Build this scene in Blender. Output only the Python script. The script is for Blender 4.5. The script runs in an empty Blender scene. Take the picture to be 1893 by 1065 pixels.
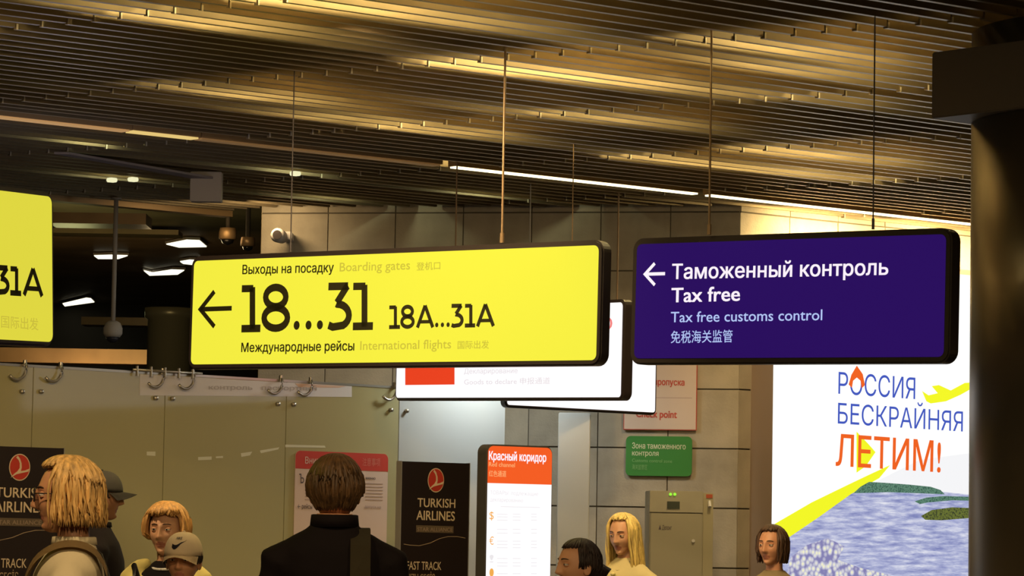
import bpy, bmesh, math, random
from mathutils import Vector, Matrix
random.seed(7)
C = bpy.context.scene.collection
sc = bpy.context.scene

# ------------------------------------------------------------------ camera
F = 6000.0; CX, CY = 946.5, 532.5
PITCH = math.atan(447.5 / F); ROLL = 0.017; EYE = Vector((0, 0, 1.5))
_f = Vector((0, math.cos(PITCH), math.sin(PITCH)))
_r0 = Vector((1, 0, 0)); _u0 = Vector((0, -math.sin(PITCH), math.cos(PITCH)))
_r = _r0 * math.cos(ROLL) + _u0 * math.sin(ROLL)
_u = _u0 * math.cos(ROLL) - _r0 * math.sin(ROLL)
cd = bpy.data.cameras.new('camera'); cam = bpy.data.objects.new('camera', cd); C.objects.link(cam)
cd.sensor_width = 36; cd.lens = F / 1893 * 36; cd.clip_end = 300
M = Matrix((_r, _u, -_f)).transposed().to_4x4(); M.translation = EYE
cam.matrix_world = M; sc.camera = cam
sc.view_settings.view_transform = 'Standard'; sc.view_settings.look = 'None'
sc.view_settings.gamma = 1; sc.view_settings.use_curve_mapping = False
sc.view_settings.exposure = 0.0
sc.cycles.use_denoising = True
sc.cycles.max_bounces = 6; sc.cycles.transparent_max_bounces = 12

# ------------------------------------------------------------------ world and main lights
w = bpy.data.worlds.new('world'); sc.world = w; w.use_nodes = True
w.node_tree.nodes['Background'].inputs[0].default_value = (.06, .05, .035, 1)
w.node_tree.nodes['Background'].inputs[1].default_value = .25

def ray(px, py): return _f + _r * ((px - CX) / F) - _u * ((py - CY) / F)
def P(px, py, d):
    r = ray(px, py); return EYE + r * (d / r.y)
def Pz(px, py, z):
    r = ray(px, py); return EYE + r * ((z - EYE.z) / r.z)

def light(kind, name, loc, energy, color, size=.2, size_y=None, target=None, spot=None):
    l = bpy.data.lights.new(name, kind); l.energy = energy; l.color = color
    if kind == 'AREA':
        l.size = size
        if size_y: l.shape = 'RECTANGLE'; l.size_y = size_y
    elif kind in ('POINT', 'SPOT'): l.shadow_soft_size = size
    if spot: l.spot_size = spot; l.spot_blend = .6
    o = bpy.data.objects.new(name, l); o.location = loc; C.objects.link(o)
    if target is not None:
        o.rotation_euler = (Vector(target) - Vector(loc)).to_track_quat('-Z', 'Y').to_euler()
    return o

WARM = (1, .72, .38); CEIL = 3.92
AG = math.atan((8000 - CX) / F)                       # the building's grid direction, seen from the camera axis
G2 = Vector((math.sin(AG), math.cos(AG), 0)); M2 = Vector((-math.cos(AG), math.sin(AG), 0))

# recessed downlights of the hall, over the people and the signs
for x, y, e, tx, ty, ang in [(1.5, 9.0, 150, .9, 11.0, 115), (-2.2, 8.4, 240, -1.7, 10.6, 115), (.2, 4.5, 300, 0, 8.5, 105), (.8, 17.0, 190, 1.2, 19.0, 115), (-3.0, 14.6, 250, -2.6, 17.0, 120),
                             (-.8, 15.6, 210, -.6, 18.0, 120), (1.7, 21.8, 120, 1.6, 23.6, 100), (-.5, 22.6, 16, -.5, 24.0, 100)]:
    light('SPOT', 'hall_downlight', (x, y, 3.86), e, WARM, .12, target=(tx, ty, 1.0), spot=math.radians(ang))
light('AREA', 'cool_fill', (-2.6, 19.0, 2.7), 9, (.72, .72, 1), .8, .8, (-2.4, 19.0, 4))  # added cool fill that tints the slats, no display stands there
# the spotlights laid above the slats: they make the golden pools on the slat faces
GOLD = (1, .76, .33); PALE = (.95, 1.0, .62)
def above(px, py, e, dz=.30, col=GOLD, size=.05):
    p = Pz(px, py, CEIL); light('POINT', 'ceiling_spot', (p.x, p.y, CEIL + dz), e, col, size)
for (x0, y0), (x1, y1), n, e in [((300, 8), (620, 62), 3, 17), ((520, -14), (980, 36), 4, 18), ((1000, 44), (1120, 58), 1, 7), ((900, 114), (1300, 158), 4, 20), ((1360, 166), (1690, 188), 3, 9), ((1080, 134), (1180, 150), 1, 12),
                                 ((520, 168), (640, 190), 2, 15), ((700, 218), (980, 252), 3, 18), ((1020, 208), (1360, 232), 3, 14), ((1540, 88), (1700, 112), 2, 14), ((1560, 128), (1700, 148), 2, 11),
                                 ((1240, 290), (1700, 336), 4, 17), ((1430, 274), (1740, 300), 3, 16), ((20, 40), (20, 40), 1, 2.5)]:
    for k in range(n):
        t = (k + .5) / n; above(x0 + (x1 - x0) * t, y0 + (y1 - y0) * t, 1.2 * e * (1 + .3 * math.sin(k * 2.3 + x0)))
for x, y in [(165, 268), (225, 331), (555, 320), (605, 368), (900, 362)]:
    above(x, y, 2.2, .13, PALE, .03); above(x + 40, y + 4, 2.6, .13, PALE, .03)

# ------------------------------------------------------------------ materials
def mat(name, col, rough=.6, metal=0, emit=None, es=1.0, bump=0, bscale=40, var=0, vscale=8, spec=.5, alpha=1, stretch=None, emis_var=None):
    m = bpy.data.materials.new(name); m.use_nodes = True; nt = m.node_tree; b = nt.nodes['Principled BSDF']
    b.inputs['Base Color'].default_value = (*col, 1); b.inputs['Roughness'].default_value = rough
    b.inputs['Metallic'].default_value = metal; b.inputs['Specular IOR Level'].default_value = spec
    b.inputs['Alpha'].default_value = alpha
    if emit:
        b.inputs['Emission Color'].default_value = (*emit, 1); b.inputs['Emission Strength'].default_value = es
    if bump or var:
        tc = nt.nodes.new('ShaderNodeTexCoord'); mp = nt.nodes.new('ShaderNodeMapping')
        nt.links.new(tc.outputs['Object'], mp.inputs[0])
        if stretch: mp.inputs['Scale'].default_value = stretch
    if var:
        n = nt.nodes.new('ShaderNodeTexNoise'); n.inputs['Scale'].default_value = vscale; n.inputs['Detail'].default_value = 5
        nt.links.new(mp.outputs[0], n.inputs['Vector'])
        r = nt.nodes.new('ShaderNodeValToRGB')
        r.color_ramp.elements[0].position = .3; r.color_ramp.elements[1].position = .7
        r.color_ramp.elements[0].color = (*[c * (1 - var) for c in col], 1)
        r.color_ramp.elements[1].color = (*[min(1, c * (1 + var)) for c in col], 1)
        nt.links.new(n.outputs['Fac'], r.inputs[0]); nt.links.new(r.outputs[0], b.inputs['Base Color'])
    if bump:
        n = nt.nodes.new('ShaderNodeTexNoise'); n.inputs['Scale'].default_value = bscale; n.inputs['Detail'].default_value = 4
        nt.links.new(mp.outputs[0], n.inputs['Vector'])
        bp = nt.nodes.new('ShaderNodeBump'); bp.inputs['Strength'].default_value = bump; bp.inputs['Distance'].default_value = .01
        nt.links.new(n.outputs['Fac'], bp.inputs['Height']); nt.links.new(bp.outputs[0], b.inputs['Normal'])
    return m
def srgb(r, g, b):
    f = lambda c: (c / 255 / 12.92) if c / 255 <= .04045 else ((c / 255 + .055) / 1.055) ** 2.4
    return (f(r), f(g), f(b))
def glow(name, rgb, s=1.0, rough=.35):
    c = srgb(*rgb); return mat(name, tuple(x * .08 for x in c), rough, emit=c, es=s, spec=.12)

m_slat = mat('bronze slat', (.28, .22, .13), .42, .6, var=.12, vscale=3)
m_trim = mat('bronze trim', (.50, .33, .16), .4, .5)
m_clip = mat('steel clip', (.75, .68, .52), .35, .4)
m_plenum = mat('dark light blocker', (.03, .025, .02), .9)
m_stone = mat('limestone', (.42, .36, .26), .8, var=.13, vscale=4, bump=.25, bscale=60)
m_stone2 = mat('limestone dark', (.385, .33, .24), .8, var=.15, vscale=5, bump=.25, bscale=60)
m_joint = mat('joint', (.12, .10, .07), .9)
m_floor = mat('polished floor', (.12, .10, .08), .3, var=.1, vscale=2)
m_black = mat('black sign housing', (.025, .018, .016), .38, spec=.5)
m_yel = glow('yellow lit face', (240, 235, 66), .97)
m_yel2 = glow('yellow lit face dimmer', (226, 218, 66), .95)
m_pur = glow('violet lit face', (44, 16, 98), .9)
m_wht = glow('white lit face', (252, 250, 252), 1.05)
m_ink = mat('dark print', (.02, .018, .005), .6, spec=.2)
m_olive = glow('olive print', (198, 186, 60), 1.0)
m_wlet = glow('white print', (250, 240, 250), 1.0)
m_blet = glow('pale blue print', (178, 196, 245), 1.0)
m_redp = glow('red print', (232, 66, 32), 1.0)
m_faint = glow('faint grey print', (226, 220, 224), 1.0)
m_redfaint = glow('red outline print', (240, 130, 128), 1.0)
m_steel = mat('brushed steel', (.42, .38, .30), .35, .8)
m_cable = mat('steel cable', (.26, .17, .09), .5, .4)
m_cable2 = mat('dark cable', (.05, .04, .04), .5)
m_grey = mat('grey paint', (.36, .33, .30), .6)
m_cab = mat('cabinet grey paint', (.40, .37, .27), .5, var=.05)
m_cab2 = mat('cabinet door paint', (.36, .33, .23), .5)
m_white = mat('white paint', (.62, .6, .55), .5)
m_col = mat('column metal', (.12, .10, .07), .32, .7, var=.08, vscale=2)
m_collar = mat('collar paint', (.105, .085, .07), .55)
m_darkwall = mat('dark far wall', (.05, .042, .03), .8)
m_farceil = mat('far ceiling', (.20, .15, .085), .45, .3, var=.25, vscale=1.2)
m_lamp = mat('lamp diffuser', (.9, .9, .8), .5, emit=(1, .95, .72), es=1.5)
m_line = mat('linear lamp diffuser', (.9, .9, .8), .5, emit=(1, .86, .48), es=3.2)

def glassmat():
    m = bpy.data.materials.new('olive tinted glass'); m.use_nodes = True; nt = m.node_tree
    b = nt.nodes['Principled BSDF']; b.inputs['Base Color'].default_value = (.44, .40, .21, 1)
    b.inputs['Roughness'].default_value = .08; b.inputs['Alpha'].default_value = .86
    b.inputs['Specular IOR Level'].default_value = .5
    return m
m_glass = glassmat()
m_glass2 = mat('backlit pale glass', (.50, .50, .46), .3, alpha=.95)  # paler colour stands for the lightbox glow behind this pane

# ------------------------------------------------------------------ mesh helpers
def link(name, me, m=None, parent=None, smooth=False):
    if m is not None:
        for x in (m if isinstance(m, (list, tuple)) else [m]): me.materials.append(x)
    if smooth: me.polygons.foreach_set('use_smooth', [True] * len(me.polygons))
    o = bpy.data.objects.new(name, me); C.objects.link(o)
    if parent: o.parent = parent
    return o
def obj(name, bm, m, parent=None, smooth=False):
    me = bpy.data.meshes.new(name); bm.to_mesh(me); bm.free(); return link(name, me, m, parent, smooth)
def thing(name, label, cat, loc=(0, 0, 0), rotz=0, group=None, mw=None):
    o = bpy.data.objects.new(name, None); o.empty_display_size = .1; C.objects.link(o)
    if mw is not None: o.matrix_world = mw
    else: o.location = loc; o.rotation_euler = (0, 0, rotz)
    return tag(o, label, cat, group)
def tag(o, label, cat, group=None):
    o['label'] = label; o['category'] = cat
    if group: o['group'] = group
    return o
def struct(o): o['kind'] = 'structure'; return o
def box(bm, x0, x1, y0, y1, z0, z1, bev=0):
    g = bmesh.ops.create_cube(bm, size=1)
    for v in g['verts']:
        v.co = Vector(((x0 + x1) / 2 + v.co.x * (x1 - x0), (y0 + y1) / 2 + v.co.y * (y1 - y0), (z0 + z1) / 2 + v.co.z * (z1 - z0)))
    if bev:
        es = list({e for v in g['verts'] for e in v.link_edges})
        bmesh.ops.bevel(bm, geom=es, offset=bev, segments=2, affect='EDGES')
    return g
def bx(*a, **k):
    bm = bmesh.new(); box(bm, *a, **k); return bm
def tube(bm, pts, rad, n=10, cap=True, flat=1.0, up=None):
    pts = [Vector(p) for p in pts]; rings = []
    for i, p in enumerate(pts):
        t = (pts[min(i + 1, len(pts) - 1)] - pts[max(i - 1, 0)]).normalized()
        ref = Vector(up) if up is not None else (Vector((0, 0, 1)) if abs(t.z) < .95 else Vector((0, 1, 0)))
        a = t.cross(ref)
        if a.length < 1e-4: a = t.cross(Vector((1, .1, 0)))
        a.normalize(); b = a.cross(t).normalized()
        r = rad[i] if isinstance(rad, (list, tuple)) else rad
        rings.append([bm.verts.new(p + a * (math.cos(2 * math.pi * k / n) * r) + b * (math.sin(2 * math.pi * k / n) * r * flat)) for k in range(n)])
    for i in range(len(rings) - 1):
        for k in range(n):
            bm.faces.new((rings[i][k], rings[i][(k + 1) % n], rings[i + 1][(k + 1) % n], rings[i + 1][k]))
    if cap:
        bm.faces.new(rings[0][::-1]); bm.faces.new(rings[-1])
    return rings
def loft(bm, secs, n=28, pw=1.0):
    """secs: (z, cx, cy, rx, ry)"""
    rings = []
    for z, cx, cy, rx, ry in secs:
        r = []
        for k in range(n):
            a = 2 * math.pi * k / n; c, s = math.cos(a), math.sin(a)
            r.append(bm.verts.new((cx + rx * math.copysign(abs(c) ** pw, c), cy + ry * math.copysign(abs(s) ** pw, s), z)))
        rings.append(r)
    for i in range(len(rings) - 1):
        for k in range(n):
            bm.faces.new((rings[i][k], rings[i][(k + 1) % n], rings[i + 1][(k + 1) % n], rings[i + 1][k]))
    bm.faces.new(rings[0][::-1]); bm.faces.new(rings[-1])
def lathe(bm, prof, n=24, c=(0, 0, 0)):
    rings = [[bm.verts.new((c[0] + r * math.cos(2 * math.pi * k / n), c[1] + r * math.sin(2 * math.pi * k / n), c[2] + z)) for k in range(n)] for r, z in prof]
    for i in range(len(rings) - 1):
        for k in range(n):
            bm.faces.new((rings[i][k], rings[i][(k + 1) % n], rings[i + 1][(k + 1) % n], rings[i + 1][k]))
    if prof[0][0] > 1e-5: bm.faces.new(rings[0][::-1])
    if prof[-1][0] > 1e-5: bm.faces.new(rings[-1])
def rrect(x0, x1, z0, z1, r, n=6):
    pts = []
    for cx, cz, a0 in ((x1 - r, z1 - r, 0), (x0 + r, z1 - r, 90), (x0 + r, z0 + r, 180), (x1 - r, z0 + r, 270)):
        for i in range(n + 1):
            a = math.radians(a0 + 90 * i / n); pts.append((cx + r * math.cos(a), cz + r * math.sin(a)))
    return pts
def prism(bm, pts, y0, y1):
    """outline in x,z extruded from y0 (viewer's side) to y1"""
    a = [bm.verts.new((x, y0, z)) for x, z in pts]; b = [bm.verts.new((x, y1, z)) for x, z in pts]
    n = len(pts)
    bm.faces.new(a); bm.faces.new(b[::-1])
    for i in range(n): bm.faces.new((a[i], b[i], b[(i + 1) % n], a[(i + 1) % n]))
def plate(name, pts, y, m, parent, th=.0015):
    bm = bmesh.new(); prism(bm, pts, y - th, y); bmesh.ops.recalc_face_normals(bm, faces=bm.faces); return obj(name, bm, m, parent)
def ribbon_pts(pts, wd):
    """flat stroke of constant width around a polyline, as an outline"""
    L, R = [], []
    for i, p in enumerate(pts):
        p = Vector(p)
        d0 = (p - Vector(pts[i - 1])).normalized() if i else None
        d1 = (Vector(pts[i + 1]) - p).normalized() if i < len(pts) - 1 else None
        d = ((d0 or d1) + (d1 or d0)).normalized(); n = Vector((-d.y, d.x))
        k = 1 / max(.4, n.dot(Vector((-(d1 or d0).y, (d1 or d0).x))))
        L.append(p + n * wd / 2 * k); R.append(p - n * wd / 2 * k)
    return [tuple(v) for v in L + R[::-1]]

class Frame:
    """a plane standing in the room: origin, x along it, z up it, y into it"""
    def __init__(s, O, X, Z):
        s.O = Vector(O); s.X = Vector(X).normalized(); s.Z = Vector(Z); s.Z = (s.Z - s.X * s.Z.dot(s.X)).normalized()
        s.Y = s.Z.cross(s.X)
        s.M = Matrix((s.X, s.Y, s.Z)).transposed().to_4x4(); s.M.translation = s.O
    def uv(s, px, py):
        r = ray(px, py); t = (s.O - EYE).dot(s.Y) / r.dot(s.Y); q = EYE + r * t - s.O
        return (q.dot(s.X), q.dot(s.Z))
def vframe(px, py, d, ang=None, z=None):
    p = P(px, py, d); a = AG if ang is None else math.radians(ang)
    if z is not None: p.z = z
    return Frame(p, (math.sin(a), math.cos(a), 0), (0, 0, 1))

from mathutils.geometry import delaunay_2d_cdt
def glyphs(s, bold=0, shear=0):
    me = glyphs0(s, shear)
    if bold > 0 and me.vertices:
        V = [v.co.copy() for v in me.vertices]; Fc = [tuple(p.vertices) for p in me.polygons]; n = len(V); VV, FF = list(V), list(Fc)
        for q, (dx, dy) in enumerate(((-1, -.6), (1, -.6), (-1, .6), (1, .6))):
            VV += [Vector((v.x + dx * bold, v.y + dy * bold, .02 * (q + 1) * .01)) for v in V]; FF += [tuple(k + n * (q + 1) for k in f) for f in Fc]
        m2 = bpy.data.meshes.new('lettering'); m2.from_pydata(VV, [], FF); m2.update(); bpy.data.meshes.remove(me); me = m2
    return me
def glyphs0(s, shear=0):
    """lettering as a flat mesh; every contour is filled on its own because the built-in font's contours overlap"""
    c = bpy.data.curves.new('lettering', 'FONT'); c.body = s; c.shear = shear; c.resolution_u = 3; c.fill_mode = 'NONE'
    o = bpy.data.objects.new('t', c); C.objects.link(o)
    me = bpy.data.meshes.new_from_object(o.evaluated_get(bpy.context.evaluated_depsgraph_get()))
    bpy.data.objects.remove(o); bpy.data.curves.remove(c)
    nxt = {}
    for e in me.edges: nxt.setdefault(e.vertices[0], []).append(e.vertices[1]); nxt.setdefault(e.vertices[1], []).append(e.vertices[0])
    seen, loops = set(), []
    for v in range(len(me.vertices)):
        if v in seen or v not in nxt: continue
        lp = [v]; seen.add(v); cur = v
        while True:
            n_ = [x for x in sorted(nxt[cur], key=lambda x: (x != cur + 1)) if x not in seen]
            if not n_: break
            cur = n_[0]; seen.add(cur); lp.append(cur)
        pts = [me.vertices[k].co.copy() for k in lp]
        ar = sum(a.x * b.y - b.x * a.y for a, b in zip(pts, pts[1:] + pts[:1])) / 2
        if len(pts) > 2 and abs(ar) > 1e-6: loops.append((ar, pts))
    bpy.data.meshes.remove(me)
    if not loops: return bpy.data.meshes.new('lettering')
    V, E = [], []
    for _, p in loops:
        b = len(V); n = len(p); V += [Vector((q.x, q.y)) for q in p]; E += [(b + k, b + (k + 1) % n) for k in range(n)]
    def wind(x, y):
        w_ = 0
        for _, p in loops:
            for a, b in zip(p, p[1:] + p[:1]):
                if (a.y > y) != (b.y > y) and x < (b.x - a.x) * (y - a.y) / (b.y - a.y) + a.x: w_ += 1 if b.y > a.y else -1
        return w_
    vo, _, fo, *_r2 = delaunay_2d_cdt(V, E, [], 0, 1e-6)
    Fc = []
    for f in fo:
        cx = sum(vo[k].x for k in f) / len(f); cy = sum(vo[k].y for k in f) / len(f)
        if wind(cx, cy) != 0:
            a, b, c_ = vo[f[0]], vo[f[1]], vo[f[2]]
            Fc.append(tuple(f) if (b.x - a.x) * (c_.y - a.y) > (b.y - a.y) * (c_.x - a.x) else tuple(f)[::-1])
    used = sorted({k for f in Fc for k in f}); mp = {k: i for i, k in enumerate(used)}
    me = bpy.data.meshes.new('lettering'); me.from_pydata([(vo[k].x, vo[k].y, 0) for k in used], [], [tuple(mp[k] for k in f) for f in Fc]); me.update(); return me
def text(fr, parent, s, bl, br, top, m, bold=0, y=-.0045, shear=0, cap=None, name='lettering', label=None):
    """s between the baseline pixels bl and br; top = pixel at the top of the capitals above bl"""
    me = glyphs(s, bold, shear)
    xs = [v.co.x for v in me.vertices]; x0, x1 = min(xs), max(xs)
    a, b, t = Vector(fr.uv(*bl)), Vector(fr.uv(*br)), Vector(fr.uv(*top))
    H = (t - a).length; ch = cap or .682
    ex = (b - a) / (x1 - x0); ez = Vector((-ex.y, ex.x)).normalized() * H / ch
    parts = [(0, me)]; wrds = s.split(' ')
    if ' ' in s:                                            # one mesh for every word
        parts = []; sw = 0
        for k, wd_ in enumerate(wrds):
            if not wd_: continue
            pre = ' '.join(wrds[:k]) + (' ' if k else '')
            mw_ = glyphs(wd_, bold, shear); mp = glyphs(pre + wd_, bold, shear)
            off = max(v.co.x for v in mp.vertices) - max(v.co.x for v in mw_.vertices)
            parts.append((off, mw_)); bpy.data.meshes.remove(mp)
        bpy.data.meshes.remove(me)
    for off, me in parts:
        for v in me.vertices:
            q = a + ex * (v.co.x + off - x0) + ez * v.co.y; v.co = Vector((q.x, y - v.co.z, q.y))
        me.update()
        if me.polygons and me.polygons[0].normal.y > 0: me.flip_normals()
        o = link(name, me, m, parent)
    return o

def lightbox(name, label, cat, TL, TR, BR, BL, H, t, face, bw=.035, rad=.06, extend=0, group=None, side_m=None, W=None):
    hl = math.dist(TL, BL); hr = math.dist(TR, BR); dl, dr = F * H / hl, F * H / hr
    a, b, c, d = P(*TL, dl), P(*TR, dr), P(*BR, dr), P(*BL, dl)
    X = (b + c - a - d).normalized(); Wd = ((b + c - a - d) / 2).length
    O = (c + d) / 2; Z = (a + b - c - d) / 2; H = Z.length
    if extend: O = O - X * (extend / 2); Wd += extend
    fr = Frame(O, X, Z)
    o = thing(name, label, cat, mw=fr.M, group=group)
    bm = bmesh.new(); prism(bm, rrect(-Wd / 2, Wd / 2, 0, H, rad), 0, t)
    bmesh.ops.recalc_face_normals(bm, faces=bm.faces)
    es = [e for e in bm.edges if abs(e.verts[0].co.y - e.verts[1].co.y) < 1e-6]
    bmesh.ops.bevel(bm, geom=es, offset=.008, segments=2, affect='EDGES')
    obj('housing', bm, m_black, o)
    plate('lit_panel', rrect(-Wd / 2 + bw, Wd / 2 - bw, bw, H - bw, rad * .5), -.0005, face, o, th=.002)
    fr.W, fr.H = Wd, H
    return o, fr

# ------------------------------------------------------------------ room: floor, ceiling, walls
struct(obj('floor', bx(-22, 22, -6, 60, -.1, 0), m_floor))
# slatted ceiling
ceil_o = bpy.data.objects.new('ceiling', None); C.objects.link(ceil_o); struct(ceil_o)
ceil_o.matrix_world = Frame((0, 0, 0), G2, (0, 0, 1)).M       # local x along the slats, y across (away)
deck = bmesh.new()
def sg(X, Y): return X * G2.x + Y * G2.y, X * M2.x + Y * M2.y
box(deck, -4, 32, 2.5, 20.75, CEIL + 1.0, CEIL + 1.05)
obj('ceiling_deck', deck, m_plenum, ceil_o)
PITCHS = .165; SW = .031; SH = .09; LINE_S = 16.75; SEG = 2.08
WL = P(470, 980, 24.75); WR = P(1363, 980, 24.0)               # back wall line
WLs, WRs = sg(WL.x, WL.y), sg(WR.x, WR.y)
J = lambda n, s_: 12.75 + SEG * n - .26 * (s_ - 13)             # joint lines crossing the slats
def to_px(g, s_, z):
    p = G2 * g + M2 * s_; p = Vector((p.x, p.y, z)) - EYE
    dz = p.dot(_f); return (CX + F * p.dot(_r) / dz, CY - F * p.dot(_u) / dz, dz)
slat_cache = {}
def slat_mesh(L):
    k = round(L, 2)
    if k not in slat_cache:
        bm = bx(0, k, -SW / 2, SW / 2, 0, SH); me = bpy.data.meshes.new('slat'); bm.to_mesh(me); bm.free(); me.materials.append(m_slat)
        slat_cache[k] = me
    return slat_cache[k]
clip_me = bpy.data.meshes.new('clip'); _b = bx(-.004, .004, -SW / 2 - .006, -SW / 2, -.001, .028); _b.to_mesh(clip_me); _b.free(); clip_me.materials.append(m_clip)
segs = []; s = 7.1; i = 0; joints = []
while s < 20.6:
    if abs(s - LINE_S) > .1:
        g0 = 4.0
        if s > WRs[1]:
            t = (s - WRs[1]) / (WLs[1] - WRs[1]); g1 = WRs[0] + (WLs[0] - WRs[0]) * min(1, t) - .06
            if s > WLs[1]: g1 = WLs[0]
        else: g1 = 24
        cuts = [g0] + [J(n, s) for n in range(-8, 10) if g0 + .3 < J(n, s) < g1 - .3] + [g1]
        for a, b in zip(cuts, cuts[1:]):
            vis = 0
            for q in (0, .25, .5, .75, 1):
                x, y, dz = to_px(a + (b - a) * q, s, CEIL)
                if dz > 0 and -30 < x < 1800 and -20 < y < 430: vis = max(vis, 1 / dz)
            segs.append((vis, a, b, s, i))
        joints += [(a, s, i) for a in cuts[1:-1]]
    s += PITCHS; i += 1
segs.sort(key=lambda q: -q[0]); rest = bmesh.new()
for n, (vis, a, b, s, i) in enumerate(segs):
    dzs = random.Random(int(a * 7 + i)).uniform(0, .006)
    if n < 298 and vis > 0:
        o = bpy.data.objects.new('slat', slat_mesh(b - a - .006)); C.objects.link(o); o.parent = ceil_o
        o.location = (a, s, CEIL + dzs); o.rotation_euler = (0, -.003, 0)
    else: box(rest, a, b - .006, s - SW / 2, s + SW / 2, CEIL + dzs, CEIL + SH)
o = obj('slat_field', rest, m_slat, ceil_o); o['kind'] = 'stuff'
for a, s, i in joints:
    x, y, dz = to_px(a, s, CEIL)
    if -20 < x < 1800 and -10 < y < 430 and dz > 0:
        o = bpy.data.objects.new('clip', clip_me); C.objects.link(o); o.parent = ceil_o; o.location = (a, s, CEIL)
# unseen sheets above the slats, added to cut the lamp light at the joints
for n in range(-3, 5):
    s0, s1 = 8.0, 20.0
    a, b = Vector((J(n, s0), s0, 0)), Vector((J(n, s1), s1, 0)); d = b - a
    bm = bx(0, d.length, -.01, .01, CEIL + SH + .002, CEIL + 1.0)
    bmesh.ops.transform(bm, matrix=Matrix.Translation(a) @ Matrix.Rotation(math.atan2(d.y, d.x), 4, 'Z'), verts=bm.verts)
    obj('light_blocker', bm, m_plenum, ceil_o)
# linear lamps in the recess along one slat line
def line_piece(name, p0, p1, m, lab, cat, zoff=0, wd=.06):
    a = sg(*Pz(*p0, CEIL).xy); b = sg(*Pz(*p1, CEIL).xy)
    o = thing(name, lab, cat, mw=ceil_o.matrix_world @ Matrix.Translation((a[0], LINE_S, CEIL)))
    L = b[0] - a[0]
    obj('housing', bx(0, L, -wd / 2 - .012, wd / 2 + .012, .004, .06), m_trim, o)
    obj('diffuser', bx(.01, L - .01, -wd / 2, wd / 2, -.006, .01), m, o)
    return o
line_piece('linear_lamp', (860, 306), (1282, 359), m_line, 'glowing white line lamp in the slatted ceiling, left of two end to end', 'lamp')
line_piece('linear_lamp', (1305, 361), (1800, 417), m_line, 'thin glowing warm white line lamp above the violet sign, running to the column', 'lamp')
m_dim = mat('dim amber diffuser', (.5, .33, .15), .5, emit=(1, .55, .2), es=.30)
line_piece('linear_lamp', (-100, 184), (286, 235), m_dim, 'dim amber line lamp running in from the left edge across the slats', 'lamp', wd=.085)
line_piece('linear_lamp', (290, 235), (402, 251), glow('lit end of the channel', (232, 200, 122), .95), 'short bright piece of line lamp at the end of the dim amber one', 'lamp', wd=.085)
line_piece('linear_lamp', (406, 251), (834, 303), mat('amber channel', (.5, .33, .15), .5, emit=(1, .55, .2), es=.06), 'unlit brown line lamp channel left of the glowing white line lamp', 'lamp', wd=.085)  # faint amber glow put into the unlit channel

# stone back wall, block by block
def stone_wall(name, A, B, z1, cw=.5, ch=.44, z_off=0, th=.25, mA=m_stone, mB=m_stone2):
    """A,B ground points left to right seen from the front; front face on the line"""
    A = Vector((A[0], A[1], 0)); B = Vector((B[0], B[1], 0)); fr = Frame(A, B - A, (0, 0, 1)); L = (B - A).length
    e = bpy.data.objects.new(name, None); C.objects.link(e); e.matrix_world = fr.M; struct(e)
    obj('backing', bx(0, L, .018, th, 0, z1), m_joint, e)
    n = max(1, round(L / cw)); cw = L / n; cache = {}; r = 0; z = z_off - ch
    while z < z1:
        za, zb = max(0, z), min(z1, z + ch)
        if zb - za > .02:
            for k in range(n):
                pr = random.choice((0, .003, .006)); key = (round(zb - za, 3), pr, random.random() < .45)
                if key not in cache:
                    bm = bx(.004, cw - .004, pr, .03, .0055, key[0] - .0055)
                    me = bpy.data.meshes.new('stone_block'); bm.to_mesh(me); bm.free(); me.materials.append(mB if key[2] else mA); cache[key] = me
                o = bpy.data.objects.new('stone_block', cache[key]); C.objects.link(o); o.parent = e; o.location = (k * cw, 0, za)
        z += ch
    return fr
zj = P(1340, 940, 24.05).z
zo = zj % .44
WTOP = 4.0
wall_fr = stone_wall('wall_back', WL.xy, WR.xy, WTOP, z_off=zo)
E2 = WR + G2 * 5.2
stone_wall('wall_right', WR.xy, E2.xy, WTOP, z_off=zo)
# the wall's left return; warm light is put into its stone colour
ret = WL - (wall_fr.X * 0) + Vector((-.35, 1.1, 0))
m_ret = mat('warm lit stone', (.55, .42, .24), .8, var=.1, vscale=4)
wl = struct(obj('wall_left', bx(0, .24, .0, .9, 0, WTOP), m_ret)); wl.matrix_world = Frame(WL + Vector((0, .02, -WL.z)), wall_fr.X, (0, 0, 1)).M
light('AREA', 'wall_washer', tuple(P(497, 402, 24.45) + Vector((0, -.22, 0))), 3.5, WARM, .2, .1, tuple(P(497, 470, 24.8)))
# wash light of the line lamp on the right facet
for gx in (.8, 2.0, 3.2):
    q = WR + G2 * gx - M2 * .35; light('AREA', 'line_lamp_light', (q.x, q.y, CEIL - .03), 45, (1, .74, .34), .9, .05, (q.x + M2.x * .5, q.y + M2.y * .5, 2.6))

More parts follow.
